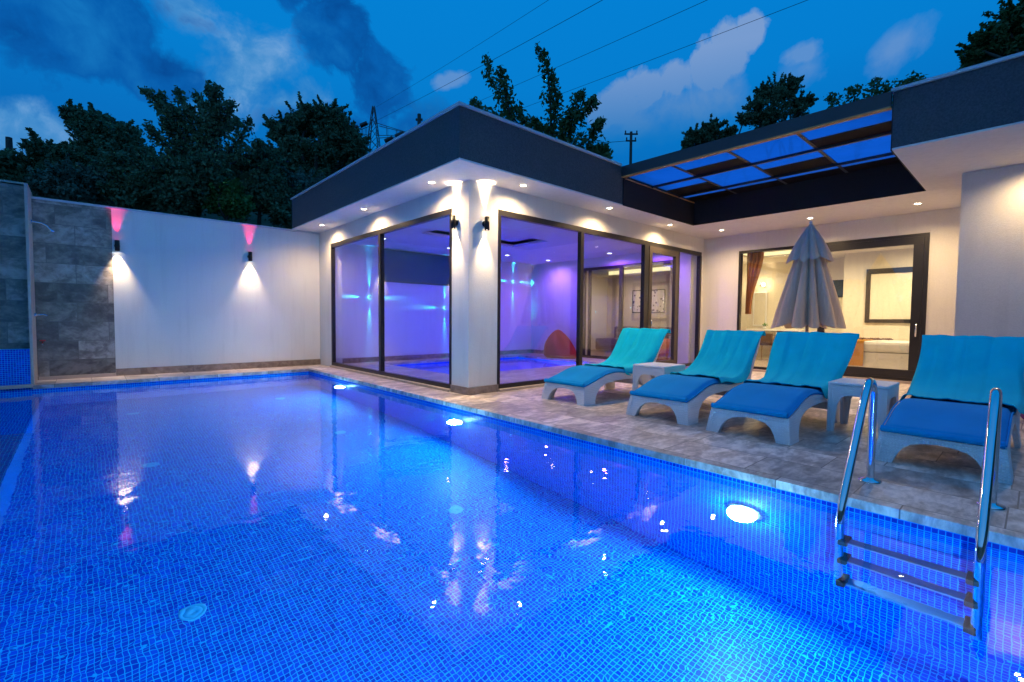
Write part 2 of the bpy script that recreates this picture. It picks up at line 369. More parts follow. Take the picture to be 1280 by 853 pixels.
# floor inlets
def inlet():
    t=thing('pool_inlet','x','pool inlet',(0,0,PF),'floor inlets of the pool')
    MB().lathe([(.070,.001),(.070,.003),(.066,.005),(.052,.005),(.050,.0035),(.047,.0035),(.045,.005),(.016,.005),(.014,.003),(.0005,.003)],(0,0,PF),28).build('cover','inlet',t); return t
il=inlet()
for i,(x,y,lab) in enumerate([(-3.26,-1.67,'pale round floor inlet in the open pool floor, closest to the photographer'),(-3.25,.84,'pale round floor inlet at the middle of the row beside the underwater bench'),(-3.25,3.3,'pale round floor inlet below the white garden wall and its stone cladding'),(-1.36,-1.66,'pale round floor inlet under the reflection of the corner column'),(-1.36,.84,'pale round floor inlet at the middle of the row beside the lamp wall'),(-1.36,3.3,'pale round floor inlet near the corner between garden wall and pool house')]):
    o=il if i==0 else copy_tree(il); o.location=(x,y,PF); o['label']=lab
# ------------------------------------------------------------------ garden wall and stone block
gw=thing('garden_wall','long white rendered garden wall behind the pool with a grey stone panel','wall',(-2,LW,0))
B('wall_panel','stucco',gw,-3.35,-.003,LW,5.5,0,2.75)
B('stone_cladding','clad',gw,-4.30,-3.352,LW-.012,5.5,.055,2.75)
B('stone_foot','trimstone',gw,-4.26,-3.352,LW-.05,LW-.0125,.001,.054)
B('skirting','skirt',gw,-3.349,-.004,LW-.016,LW-.001,.001,.12)
B('wall_cap','coping',gw,-4.29,-.004,LW-.03,5.53,2.7505,2.782,bev=.004)
sb=thing('stone_block','tall stone clad block rising from the pool above a blue mosaic foot','wall',(-5.5,4.9,0))
B('stone_facing','clad',sb,-7.5,-4.2985,4.70,5.5,.52,2.82)
B('mosaic_foot','mos_xz',sb,-7.5,-4.30,4.565,5.5,-.46,.518)
B('edge_trim','trimstone',sb,-4.298,-4.268,4.56,5.245,.002,2.835)
B('block_cap','trimstone',sb,-7.5,-4.27,4.68,5.53,2.8355,2.86)
B('ledge','trimstone',sb,-4.62,-4.282,4.44,4.562,-.02,.02,bev=.004)
# outdoor shower, taps
sh=thing('outdoor_shower','chrome shower arm with a small head on the side of the stone block','shower',(-4.268,5.0,2.3))
MB().lathe([(.03,0),(.03,.012),(.0005,.014)],(-4.268,5.0,2.37),16,'x').build('wall_flange','chrome',sh)
MB().tube([(-4.26,5,2.37),(-4.16,5,2.365),(-4.10,5,2.33),(-4.06,5,2.27)],.011,10).build('shower_arm','chrome',sh)
MB().lathe([(.0005,2.285),(.02,2.28),(.042,2.255),(.042,2.245),(.0005,2.244)],(-4.05,5,0),20).build('shower_head','chrome',sh)
tp=thing('shower_tap','chrome shower mixer tap half way up the side of the stone block','tap',(-4.268,5.0,1.))
MB().lathe([(.028,0),(.028,.03),(.0005,.032)],(-4.268,5.0,1.0),16,'x').build('tap_body','chrome',tp)
MB().tube([(-4.24,5,1.0),(-4.17,5,1.01),(-4.13,5,.99)],.012,10).build('lever','chrome',tp)
gt=thing('garden_tap','small garden tap with a red handle low on the stone cladding','tap',(-4.2,LW-.012,.55))
MB().tube([(-4.2,LW-.013,.58),(-4.2,LW-.06,.58),(-4.2,LW-.085,.545)],.011,10).build('spout','chrome',gt)
MB().lathe([(.0005,.0),(.032,.0),(.036,.01),(.032,.02),(.0005,.02)],(-4.2,LW-.05,.60),16).build('handle',simple('red_tap_handle',(.6,.02,.02),.4,0,20,.1),gt)
# ------------------------------------------------------------------ the villa
V=thing('villa','white flat roofed pool villa with charcoal fascia and tall dark framed glazing','building',(0,0,0))
B('column','stucco',V,0,.488,0,.384,0,H-.02)
B('plinth','skirt',V,-.016,.502,-.016,-.0005,0.0,.10); B('plinth','skirt',V,-.016,-.0005,-.0005,.384,0.0,.10)
B('lintel','stucco',V,.001,.22,.3845,4.634,2.484,H-.02)
B('wall','stucco',V,.0,.22,4.6345,LW,0,H-.02)
B('lintel','stucco',V,.4885,6.27,.001,.22,2.484,H-.02)
B('wall','stucco',V,6.2705,XB,.0,.20,0,H-.02)
B('wall','paint',V,6.20,6.355,.2005,.50,0,H-.02); B('wall','paint',V,6.20,6.355,3.2,5.2,0,H-.02); B('lintel','paint',V,6.2,6.355,.5005,3.1995,2.37,H-.02)
B('wall','stucco',V,XB+.001,6.56,-.763,.45,0,H-.02); B('wall','stucco',V,XB+.001,6.56,-4.268,-3.735,0,H-.02); B('lintel','stucco',V,XB+.001,6.56,-3.7345,-.7635,2.44,H-.02)
B('wall','stucco',V,4.13,6.56,-9.4,-4.27,0,H-.02)
bw=B('wall','paint',V,.2205,10.1,5.2,5.5,0,H-.02)
B('wall','cream',V,6.5605,9.9,.4505,.55,0,H-.02)
B('wall','cream',V,9.9,10.1,-9.4,5.2,0,H-.02)
B('wall','cream',V,6.5605,9.9,-4.37,-4.27,0,H-.02)
B('wall','cream',V,9.2,9.899,-4.2695,-1.93,0,H-.02)
B('indoor_skirting','skirt',V,.22,6.2,5.186,5.199,.001,.11); B('indoor_skirting','skirt',V,6.187,6.199,3.25,5.186,.001,.11)
# high dark window in the back wall of the pool room
hw=B('high_window','frame',V,1.40,4.35,5.178,5.199,1.84,2.60); B('pane','darkglass',hw,1.44,4.31,5.170,5.177,1.88,2.56)
# roof slabs (dark), soffits (white), coping
def slab(x0,x1,y0,y1):
    B('roof','fascia',V,x0,x1,y0,y1,H,H2)
    B('soffit','soffit',V,x0+.002,x1-.002,y0+.002,y1-.002,H-.018,H-.0005)
slab(-A,10.5,-A,LW-.002); slab(4.82,10.5,-9.4,-A-.0005); slab(2.56,4.8195,-9.4,-3.86)
def cope(*b): B('coping','coping',V,*b,H2+.001,H2+.035,bev=.006)
cope(-A-.025,-A+.30,-A-.025,LW-.002); cope(-A+.3005,2.5,-A-.025,-A+.30); cope(2.535,2.86,-9.4,-3.835); 
# sills
def sill(*b): B('sill','trimstone',V,*b,bev=.006)
sill(-.055,.02,.386,4.62,.001,.035); sill(.504,5.2,-.055,.02,.001,.035); sill(6.29,6.37,-3.74,-.76,.001,.035)
# glazing: frame + panes
def window_x(name,x,y0,y1,z0,z1,posts,fw=.05,th=.07,pane_gap=.5):
    f=MB(); f.box(x-th/2,x+th/2,y0,y1,z1-.075,z1); f.box(x-th/2,x+th/2,y0,y1,z0,z0+.06)
    f.box(x-th/2,x+th/2,y0,y0+fw,z0+.0605,z1-.0755); f.box(x-th/2,x+th/2,y1-fw,y1,z0+.0605,z1-.0755)
    for p in posts: f.box(x-th/2-.004,x+th/2,p-.035,p+.035,z0+.0605,z1-.0755)
    w=f.build(name,'frame',V); e=[y0+fw]+[q for p in posts for q in (p-.035,p+.035)]+[y1-fw]
    for i in range(0,len(e),2): B('pane','glass',w,x-.004,x+.004,e[i]+.001,e[i+1]-.001,z0+.061,z1-.076)
    return w
window_x('window',.03,.3845,4.634,.036,2.483,[2.50])
f=MB(); y=.03; th=.07; x0,x1=.4885,6.27; z0,z1=.036,2.483
f.box(x0,x1,y-th/2,y+th/2,z1-.08,z1); f.box(x0,x1,y-th/2,y+th/2,z0,z0+.06)
for a,b in ((x0,x0+.05),(2.225,2.30),(4.05,4.20),(5.27,5.33),(6.20,x1)): f.box(a,b,y-th/2-(.006 if a>4 else 0),y+th/2,z0+.0605,z1-.0805)
wr=f.build('window','frame',V)
for a,b in ((x0+.05,2.225),(2.30,4.05),(5.33,6.20)): B('pane','glass',wr,a+.001,b-.001,y-.004,y+.004,z0+.061,z1-.081)
dl=MB()
a,b=4.205,5.265; dl.box(a,b,y-.05,y+.02,z1-.20,z1-.082); dl.box(a,b,y-.05,y+.02,z0+.062,z0+.17); dl.box(a,a+.10,y-.05,y+.02,z0+.171,z1-.201); dl.box(b-.10,b,y-.05,y+.02,z0+.171,z1-.201)
dr=dl.build('glass_door',simple('bronze_aluminium',(.07,.055,.045),.4,.3,30,.1),V); B('pane','glass',dr,a+.101,b-.101,y-.02,y-.012,z0+.171,z1-.201)
MB().tube([(4.25,y-.055,1.0),(4.25,y-.09,1.0),(4.25,y-.09,.9)],.01,8).build('handle','chrome',dr)
# bedroom sliding door
f=MB(); x=XB+.03; th=.09
y0,y1,z0,z1=-3.7345,-.7635,.036,2.44
f.box(x-th/2,x+th/2,y0,y1,z1-.05,z1); f.box(x-th/2,x+th/2,y0,y1,z0,z0+.05)
f.box(x-th/2,x+th/2,y0,y0+.06,z0+.0505,z1-.0505); f.box(x-th/2,x+th/2,y1-.045,y1,z0+.0505,z1-.0505)
bd=f.build('sliding_door','frame',V)
B('pane','glass',bd,x+.012,x+.02,-2.28,y1-.046,z0+.051,z1-.051)
f=MB(); a,b=-3.672,-2.22; xx=x-.02
f.box(xx-.03,xx+.02,a,b,z1-.17,z1-.052); f.box(xx-.03,xx+.02,a,b,z0+.052,z0+.18); f.box(xx-.03,xx+.02,a,a+.13,z0+.181,z1-.171); f.box(xx-.03,xx+.02,b-.11,b,z0+.181,z1-.171)
lf=f.build('door_leaf','frame',bd); 
B('leaf_pane','glass',bd,xx-.008,xx,a+.131,b-.111,z0+.181,z1-.171)
MB().tube([(xx-.03,a+.05,.98),(xx-.075,a+.05,.97),(xx-.075,a+.05,.78),(xx-.03,a+.05,.77)],.012,8).build('handle','chrome',bd)
# framed opening between the pool room and the living room
f=MB(); x=6.19
for b_ in ((.50,3.20,2.30,2.37),(.50,3.20,.0,.07),(.50,.57,.0705,2.2995),(3.13,3.20,.0705,2.2995),(1.95,2.05,.0705,2.2995),(2.95,3.02,.0705,2.2995)): f.box(x-.03,x+.03,*b_)
iw=f.build('inner_sliding_door','frame',V)
B('pane','glass',iw,x-.004,x+.004,2.051,2.949,.071,2.299); B('pane','glass',iw,x+.012,x+.018,.571,1.949,.071,2.299)
# ceilings
def ring_ceiling(name,mat,x0,x1,y0,y1,tx0,tx1,ty0,ty1,z,dz):
    m=MB(); m.box(x0,tx0,y0,y1,z,z+.05); m.box(tx1,x1,y0,y1,z,z+.05); m.box(tx0,tx1,y0,ty0,z,z+.05); m.box(tx0,tx1,ty1,y1,z,z+.05)
    m.box(tx0,tx1,ty0,ty1,z+dz,z+dz+.02); return m.build(name,mat,V)
ring_ceiling('ceiling','paint',.225,6.199,.225,5.169,1.1,3.46,1.9,3.0,2.62,.11)
ring_ceiling('ceiling','cream',6.565,9.899,-4.265,.4495,7.0,8.75,-3.7,-.1,2.56,.14)
ring_ceiling('ceiling','cream',6.36,9.899,.555,5.199,6.8,9.4,1.0,4.8,2.46,.20)
B('cove_light','cove',V,8.752,8.78,-3.68,-.12,2.612,2.695); B('cove_light','cove',V,7.02,8.74,-.098,-.075,2.612,2.695); B('cove_light','cove',V,9.402,9.43,1.02,4.78,2.515,2.64)
# indoor floors, indoor pool
fl=MB(); jx0,jx1,jy0,jy1=1.15,5.25,1.95,4.72
for b_ in ((.0,6.2,.0,jy0),(.0,6.2,jy1,5.2),(0,jx0,jy0,jy1),(jx1,6.2,jy0,jy1)): fl.box(*b_,-.05,-.001)
struct('indoor_floor',fl,'poolfloor')
struct('room_floor',MB().box(6.2005,9.9,-4.27,5.2,-.05,.002),'floorin')
sp=MB(); sp.box(jx0,jx1,jy0,jy1,-.95,-.80); sp.box(jx0-.1,jx0,jy0,jy1,-.8,-.051); sp.box(jx1,jx1+.1,jy0,jy1,-.8,-.051); sp.box(jx0,jx1,jy0-.1,jy0,-.8,-.051); sp.box(jx0,jx1,jy1,jy1+.1,-.8,-.051)
struct('indoor_pool_basin',sp,'mos_xy')
tag(MB().add([(jx0,jy0,-.07),(jx1,jy0,-.07),(jx1,jy1,-.07),(jx0,jy1,-.07)],[(0,1,2,3)]).build('indoor_pool_water','spa_water',None,False),kind='structure')
light('indoor_pool_glow','SPOT',(2.2,1.99,-.38),330,(.02,.07,1),None,(0,1,-.15),.08,165,.3); light('indoor_pool_glow','SPOT',(4.3,1.99,-.38),330,(.03,.06,1),None,(0,1,-.15),.08,165,.3)
# ------------------------------------------------------------------ downlights
def downlight(name,z,lens,energy,color,angle,lab,group,r=.042,blend=1.0):
    t=thing(name,lab,'downlight',(0,0,z),group)
    MB().lathe([(r*1.45,-.001),(r*1.45,-.010),(r*1.05,-.013),(r,-.005)],(0,0,z),24).build('trim_ring','white',t)
    MB().lathe([(r,-.005),(.0005,-.006)],(0,0,z),24).build('lens',lens,t)
    light('downlight_beam','SPOT',(0,0,z-.03),energy,color,t,(0,0,-1),.03,angle,blend); return t
GD='recessed downlights in the outdoor soffit'
P0=downlight('downlight',H-.018,'lens',104,WARM,160,'x',GD)
DL=[(-.29,4.32,'small lit downlight in the soffit closest to the garden wall'),(-.28,2.49,'small lit downlight in the soffit above the mullion of the pool side window'),(-.29,.43,'small lit downlight in the soffit just left of the corner column lamps, pool side'),
(.67,-.30,'small lit downlight in the soffit just right of the corner column lamps, lounger side'),(2.53,-.32,'small lit downlight in the soffit at the middle of the lounger side glazing'),(4.41,-.30,'small lit downlight in the soffit above the bronze glass door'),
(5.59,-.73,'small lit downlight in the soffit beside the inner corner of villa and bedroom'),(5.58,-2.26,'small lit downlight in the soffit right above the closed parasol'),(5.59,-3.67,'small lit downlight in the soffit above the edge of the bedroom door'),(3.82,-4.95,'downlight over the plain white side wall behind the fourth lounger')]
for i,(x,y,lab) in enumerate(DL):
    o=P0 if i==0 else copy_tree(P0); o.location=(x,y,H-.018); o['label']=lab
    if i==9:
        for ch in o.children:
            if ch.type=='LIGHT': ch.data=ch.data.copy(); ch.data.energy*=.6
P1=downlight('indoor_downlight',2.62,'lens_cool',41,(.15,.055,1),168,'x','downlights in the pool room ceiling',.06,.8)
for i,(x,y,lab) in enumerate([(4.24,4.08,'bluish ceiling downlight in the pool room above the far side of the indoor pool'),(5.7,4.05,'bluish ceiling downlight in the pool room above the red bean bag'),(5.75,2.05,'bluish ceiling downlight in the pool room before the inner sliding door'),(.82,4.02,'bluish ceiling downlight in the pool room beside the pool side mullion'),(5.75,.95,'added purple fill downlight in the pool room behind the bronze glass door'),(2.52,4.12,'bluish ceiling downlight in the pool room above the high dark window')]):  # the one behind the bronze glass door is an added purple fill
    o=P1 if i==0 else copy_tree(P1)
    if i in (1,2,4):
        for ch in o.children:
            if ch.type=='LIGHT': ch.data=ch.data.copy(); ch.data.color=(.26,.07,1) if i!=1 else (.36,.13,1); ch.data.energy=58*(2. if i in (2,4) else 1.3)
    o.location=(x,y,2.62); o['label']=lab
# ------------------------------------------------------------------ up-down wall lamps
def wall_lamp(lab,c,nrm,upc,upe,upl,dne,ang,group):
    x,y,z=c; t=thing('wall_lamp',lab,'wall lamp',c,group); n=np.array(nrm)*.060
    cx,cy=x+n[0],y+n[1]
    ax='x' if abs(nrm[0])>.5 else 'y'; sgn=nrm[0] if ax=='x' else nrm[1]
    MB().lathe([(.038,0),(.038,.016*sgn),(.0005,.018*sgn)],(x,y,z),20,ax).build('wall_plate','lampblack',t)
    MB().tube([(x+n[0]*.1,y+n[1]*.1,z),(cx,cy,z)],.016,10).build('bracket','lampblack',t)
    MB().lathe([(.030,.085),(.033,.086),(.033,-.086),(.030,-.085),(.029,-.07),(.029,.07),(.030,.085)],(cx,cy,z),24).build('lamp_body','lampblack',t)
    MB().lathe([(.0005,-.075),(.0295,-.075)],(cx,cy,z),20).build('lens','lens',t); MB().lathe([(.0005,.075),(.0295,.075)],(cx,cy,z),20).build('lens',upl,t)
    aim=np.array([-nrm[0]*.12,-nrm[1]*.12,-1.])
    light('down_beam','SPOT',(cx,cy,z-.095),dne,WARMW,t,aim,.02,ang,1.); light('up_beam','SPOT',(cx,cy,z+.095),upe,upc,t,aim*np.array([.6,.6,-1]),.02,38 if upe>60 else 36,1.)
    return t
wall_lamp('black up and down lamp with warm light on the pool side of the corner column',(0,.27,2.27),(-1,0,0),WARMW,210,'lens',105,56,'lamps on the corner column')
wall_lamp('black up and down lamp with warm light on the lounger side of the corner column',(.25,0,2.25),(0,-1,0),WARMW,210,'lens',105,56,'lamps on the corner column')
RED=(1,.025,.13)
wall_lamp('black wall lamp with red upward light beside the stone cladding of the garden wall',(-3.29,LW,2.15),(0,-1,0),RED,46,'lens_red',125,66,'lamps on the garden wall')
wall_lamp('black wall lamp with red upward light at the middle of the white garden wall',(-1.33,LW,2.16),(0,-1,0),RED,46,'lens_red',125,66,'lamps on the garden wall')
# cross-beam lamps inside
def cross_lamp(lab,c):
    x,y,z=c; t=thing('cross_lamp',lab,'wall lamp',c,'cyan four-way lamps in the pool room')
    MB().box(x-.035,x+.035,y-.06,y-.0005,z-.035,z+.035,bev=.006).build('lamp_body','white',t)
    for dx,dz in ((1,0),(-1,0),(0,1),(0,-1)):
        q=(x+dx*.0365,y-.03,z+dz*.0365)
        MB().box(q[0]-(.001 if dx else .02),q[0]+(.001 if dx else .02),q[1]-.014,q[1]+.014,q[2]-(.001 if dz else .02),q[2]+(.001 if dz else .02)).build('lens','lens_cyan',t)
        light('cross_beam','SPOT',(x+dx*.05,y-.03,z+dz*.05),170,(.02,.65,1),t,(dx,.035,dz),.006,15,.9)
    return t
cross_lamp('cyan four-way wall lamp beside the mullion of the pool side window',(1.08,5.2,1.47))
cross_lamp('cyan four-way wall lamp beside the corner column, pool side window',(3.11,5.2,1.28))
cross_lamp('cyan four-way wall lamp on the pool room wall left of the red bean bag',(5.45,5.2,2.09))
# ------------------------------------------------------------------ skylight canopy
for b_ in ((2.56,4.82,-.557,-.5455,H-.018,H2-.02),(4.808,4.8195,-3.858,-.558,H-.018,H2-.02),(2.575,4.807,-3.8595,-3.848,H-.018,H2-.02)): B('recess_shade_sheet','recess_shade',V,*b_)  # thin dark sheets over the fascia paint the shade of the recess
K=thing('skylight_canopy','dark framed canopy with blue translucent panels in the roof opening','canopy',(3.7,-2.2,3.2))
B('front_beam','darkmetal',K,2.50,2.56,-3.847,-.558,3.215,3.365)
B('edge_strip','wood',K,2.497,2.575,-3.847,-.558,3.20,3.214)
B('edge_strip','wood',K,2.60,4.80,-.575,-.558,3.19,3.205)
for xx in (3.33,4.20):
    B('rafter','darkmetal',K,xx,xx+.03,-3.858,-.563,3.20,3.224); B('edge_strip','darkmetal',K,xx-.004,xx+.03,-3.858,-.563,3.19,3.199)
cy=[-.563,-1.33,-2.13,-2.95,-3.858]
for yy in cy[1:4]:
    B('cross_bar','darkmetal',K,2.561,4.805,yy-.02,yy+.02,3.225,3.24)
cx=[2.561,3.345,4.215]
for r in range(2):
    for c in range(4):
        ya,yb=cy[c+1]+.022,cy[c]-.022; xa,xb=cx[r]+.005,cx[r+1]-.005
        if (r+c)%2==0: MB().box(xa,xb,ya,yb,3.228,3.24).build('clear_panel','poly',K)
        else:
            MB().box(xa,xa+.42,ya,yb,3.228,3.24).build('clear_panel','poly',K)
            MB().box(xa+.43,xb,ya,yb,3.226,3.24).build('dark_panel','blackpanel',K)
MB().box(4.235,4.47,-3.85,-.57,3.228,3.24).build('clear_panel','poly',K); MB().box(4.475,4.805,-3.85,-.57,3.226,3.24).build('dark_panel','blackpanel',K)
# ------------------------------------------------------------------ loungers
PROF=[(0,.255),(.06,.268),(.2,.305),(.42,.368),(.62,.388),(.80,.372),(.98,.352),(1.15,.372),(1.32,.435),(1.48,.55),(1.60,.685),(1.68,.79),(1.735,.85)]
def catmull(P,n):
    P=np.array(P,float); Q=np.vstack([2*P[0]-P[1],P,2*P[-1]-P[-2]]); o=[]
    for u in np.linspace(0,len(P)-1-1e-9,n):
        i=int(u); t=u-i; a,b,c,d=Q[i:i+4]
        o.append(.5*((2*b)+(-a+c)*t+(2*a-5*b+4*c-d)*t*t+(-a+3*b-3*c+d)*t**3))
    return np.array(o)
PC=catmull(PROF,80); TAN=np.gradient(PC,axis=0); TAN/=np.linalg.norm(TAN,axis=1)[:,None]; NOR=np.stack([-TAN[:,1],TAN[:,0]],1)
ARC=np.concatenate([[0],np.cumsum(np.linalg.norm(np.diff(PC,axis=0),axis=1))]); ALEN=ARC[-1]
def prof(s,off=0.):
    s=min(max(s,0),ALEN); x=np.interp(s,ARC,PC[:,0]); z=np.interp(s,ARC,PC[:,1]); nx=np.interp(s,ARC,NOR[:,0]); nz=np.interp(s,ARC,NOR[:,1])
    return x+nx*off,z+nz*off
def s_at(x): return float(np.interp(x,PC[:,0],ARC))
def make_lounger():
    t=thing('sun_lounger','x','sun lounger',(0,0,0),'white loungers on the pool deck')
    m=MB(); W=.32
    # side skirts with arches
    top=[(a,b-.05) for a,b in [prof(s) for s in np.linspace(0.0,ALEN,40)]]
    low=[(1.70,.70),(1.62,.585),(1.52,.44),(1.47,.30),(1.45,.14),(1.47,0),(1.27,0),(1.245,.07),(1.20,.15),(1.12,.205),(1.0,.235),(.80,.248),(.60,.243),(.42,.225),(.30,.185),(.215,.12),(.175,.05),(.165,0),(-.035,0),(-.022,.12)]
    poly=top+low
    for sgn in (1,-1):
        a,b=(W-.035)*sgn,W*sgn; m.prism(poly,'y',min(a,b),max(a,b))
    # seat shell
    def shell(u,v):
        x,z=prof(u*ALEN,-.05); return (x,(v*2-1)*(W-.036),z)
    def shell2(u,v):
        x,z=prof(u*ALEN,-.085); return (x,(v*2-1)*(W-.036),z)
    m.grid(shell,40,2); m.grid(shell2,40,2)
    # foot-end apron with arch and corner legs
    q=W-.0355
    half=[(q,.205),(q,0),(q-.075,0),(q-.088,.06),(q-.112,.112),(q-.15,.145),(q-.21,.162)]
    apron=half+[(0,.170)]+[(-y_,z) for y_,z in half[::-1]]
    n=len(apron); vs=[(-.035+.035*(z/.205),y_,z) for y_,z in apron]+[(.02+.02*(z/.205),y_,z) for y_,z in apron]
    m.add(vs,[tuple(range(n)),tuple(range(2*n-1,n-1,-1))]+[(i,i+n,(i+1)%n+n,(i+1)%n) for i in range(n)])
    m.box(1.29,1.44,-q,q,.12,.26); 
    # wall of the corner legs facing inside
    m.v=[(x,y_+(.03*math.copysign(1,y_)*max(0,1-z/.20) if abs(y_)>.12 else 0),z) for x,y_,z in m.v]
    sh_=m.build('frame','rattan',t)
    c=MB(); cw=.312
    s0,s1=0.0,s_at(1.70)
    def cush(off):
        def f(u,v):
            w=v*2-1; e=1-abs(w)**10; x,z=prof(s0+u*(s1-s0),off*(1 if off<0 else (.35+.65*min(1,e+.0)))*1.0)
            return (x-.012,w*cw,z-(0.012*(1-e) if off>-.03 else 0))
        return f
    nu,nv=60,15
    def top_f(u,v):
        w=v*2-1; e=(1-abs(w)**14)*(1-abs(u*2-1)**60); x,z=prof(s0+u*(s1-s0),-.045+.047*max(0,e)**.5); return (x-.012,w*cw,z)
    def bot_f(u,v):
        w=v*2-1; x,z=prof(s0+u*(s1-s0),-.047); return (x-.012,w*cw,z)
    c.grid(top_f,80,25); c.grid(bot_f,80,2)
    # rounded front roll
    x_,z_=prof(0,-.022); c.tube([(x_-.012,-cw,z_),(x_-.012,cw,z_)],.023,10)
    cu_=c.build('cushion','cushion',t)
    pi_=MB()
    for sg in (1,-1): pi_.tube([(prof(q,-.030)[0]-.012,sg*(cw+.003),prof(q,-.030)[1]) for q in np.linspace(s0,s1,50)],.006,6)
    pi_.build('piping','cushion',cu_)
    return t
LG=make_lounger()
SPOTS=[(.60,-1.13,0.0,'white rattan style lounger beside the corner column, with the lightest turquoise towel'),(.57,-2.415,0.0,'white rattan style lounger standing second from the column, beside the first small table'),(.52,-3.31,0.0,'white rattan style lounger in front of the closed parasol'),(.565,-4.53,R(-.6),'white rattan style lounger behind the steel pool ladder')]
def make_towel(seed,xs):
    rg=np.random.default_rng(seed); ph=rg.uniform(0,6,6); m=MB(); hw=.345; smax=ALEN
    def f(off):
        def g(u,v):
            w=v*2-1
            x0=xs+.05*math.sin(w*2.2+ph[0])+.035*math.sin(w*5+ph[1])+(.07*(w) if seed%2 else -.06*w)
            s0=s_at(x0); tot=smax-s0+.065; s=s0+u*tot
            fold=.004*math.sin(w*9+ph[2]+u*1.5)+.003*math.sin(w*17+ph[3]-u*2)+.003*math.sin(u*11+w*3+ph[4])
            fold+=-.007*math.exp(-((w-.12-.1*math.sin(ph[5])-.05*math.sin(u*2.5))/.03)**2)-.006*math.exp(-((w+.38+.04*math.sin(u*3+ph[1]))/.03)**2)+.006*math.exp(-((w-.55-.1*u)/.04)**2)
            fold+=.004*max(0,1-u/.06)*(.5+.5*math.sin(w*6+ph[2]))
            yw=w*(hw-.02*math.sin(u*3+ph[0])+.012*math.sin(u*9+ph[1])); drop=max(0,abs(w)-.90)/.10*(1-max(0,min(1,(s-smax*.74)/(smax*.2))))
            flare=.07*max(0,min(1,(s-smax*.80)/(smax*.20)))**1.5
            yw*=1+flare*(1.7 if w<0 else .6)
            if s<=smax:
                x,z=prof(s,.021-.009*max(0,1-u/.08)+fold+off); 
                k=.075*drop**1.2*(1-.3*math.sin(u*7+ph[3]))
                z-=k; 
            else:
                x,z=prof(smax,.021+fold+off); r=s-smax
                k=.075*drop**1.2*(1-.3*math.sin(u*7+ph[3])); z-=k*(1-min(1,r/.10)); x+=.04*math.sin(min(1,r/.04)*math.pi/2)-off; z+=.012*math.sin(min(1,r/.03)*math.pi)-max(0,r-.025)
            if u<.02: z+=.004
            return (x,yw,z)
        return g
    nu,nv=90,56
    m.grid(f(0),nu,nv); m.grid(f(.009),nu,nv)
    # close the border
    n=nu*nv; rim=[i*nv for i in range(nu)]; fs=[]
    for i in range(nu-1):
        fs.append((i*nv,(i+1)*nv,(i+1)*nv+n,i*nv+n)); fs.append((i*nv+nv-1,(i+1)*nv+nv-1,(i+1)*nv+nv-1+n,i*nv+nv-1+n))
    for j in range(nv-1):
        fs.append((j,j+1,j+1+n,j+n)); b0=(nu-1)*nv; fs.append((b0+j,b0+j+1,b0+j+1+n,b0+j+n))
    m.f+=fs; m.sm+=[True]*len(fs)
    return m.build('towel','towel')
TL=['turquoise towel draped over the lounger beside the corner column','turquoise towel draped over the lounger standing second from the column','turquoise towel draped over the lounger in front of the closed parasol','turquoise towel draped over the lounger behind the steel pool ladder']
for i,(x,y,rz,lab) in enumerate(SPOTS):
    o=LG if i==0 else copy_tree(LG); o.location=(x,y,0); o.rotation_euler=(0,0,rz); o['label']=lab
    tw=make_towel(20+i,[.80,.70,.80,.74][i]); tw.location=(x,y,0); tw.rotation_euler=(0,0,rz); tag(tw,TL[i],'towel','turquoise towels on the loungers')
# ------------------------------------------------------------------ side tables
def side_table(lab,c):
    t=thing('side_table',lab,'side table',(0,0,0),'white side tables between the loungers'); w,d,h=.25,.22,.45
    MB().box(-w,w,-d,d,h-.028,h,bev=.012).build('table_top','rattan',t)
    a=MB()
    for s in (1,-1):
        pol=[(-w+.004,h-.0285),(w-.004,h-.0285),(w+.008,0),(w-.06,0),(w-.085,.25),(w-.12,.315),(w-.17,.335),(-w+.17,.335),(-w+.12,.315),(-w+.085,.25),(-w+.06,0),(-w-.008,0)]
        y0=s*(d-.004); a.prism(pol,'y',min(y0,y0-s*.025),max(y0,y0-s*.025))
        pol2=[(y_*d/w*.985,z) for y_,z in pol]; x0=s*(w-.004); a.prism([(min(max(q[0],-d+.03),d-.03),q[1]) for q in pol2],'x',min(x0,x0-s*.025),max(x0,x0-s*.025))
    a.build('apron_with_legs','rattan',t); return t
st=side_table('white rattan style side table between the first and second lounger',0); st.location=(1.62,-1.80,0)
s2=copy_tree(st); s2.location=(1.60,-3.90,0); s2['label']='white rattan style side table between the parasol and the ladder'
# ------------------------------------------------------------------ parasol
ux,uy=4.1,-2.70
U=thing('parasol','closed beige grey parasol with a double tiered canopy standing behind the loungers','parasol',(ux,uy,0))
MB().lathe([(.0005,0),(.26,0),(.27,.02),(.25,.06),(.06,.085),(.04,.14),(.0005,.14)],(ux,uy,0),32).build('base','concrete',U)
MB().tube([(ux,uy,.05),(ux,uy+.0,2.36)],.022,12).build('pole',simple('grey_pole',(.35,.35,.36),.4,.5,20,.1),U)
def canopy(z0,z1,r0,r1,nf,ph,depth,seed):
    rg=np.random.default_rng(seed); amp=rg.uniform(.6,1.3,nf); m=MB()
    def f(u,v):
        th=v*2*math.pi; k=(th+.22*math.sin(2*th+ph)+.12*math.sin(3*th+2*ph))/(2*math.pi)*nf+.22*u*math.sin(th*2+seed); i=int(math.floor(k))%nf
        w=abs(math.sin(k*math.pi))**.55
        r=(r0+(r1-r0)*u**.92)*(1-depth*amp[i]*(1-w)*min(1,u*3))
        r*=1+.05*math.sin(3*th+ph)*u
        z=z0+(z1-z0)*u+(-.075*w+.02*math.sin(5*th+ph))*(u**5)
        return (ux+.012*u*0+r*math.cos(th),uy+r*math.sin(th),z)
    m.grid(f,34,nf*12+1); return m
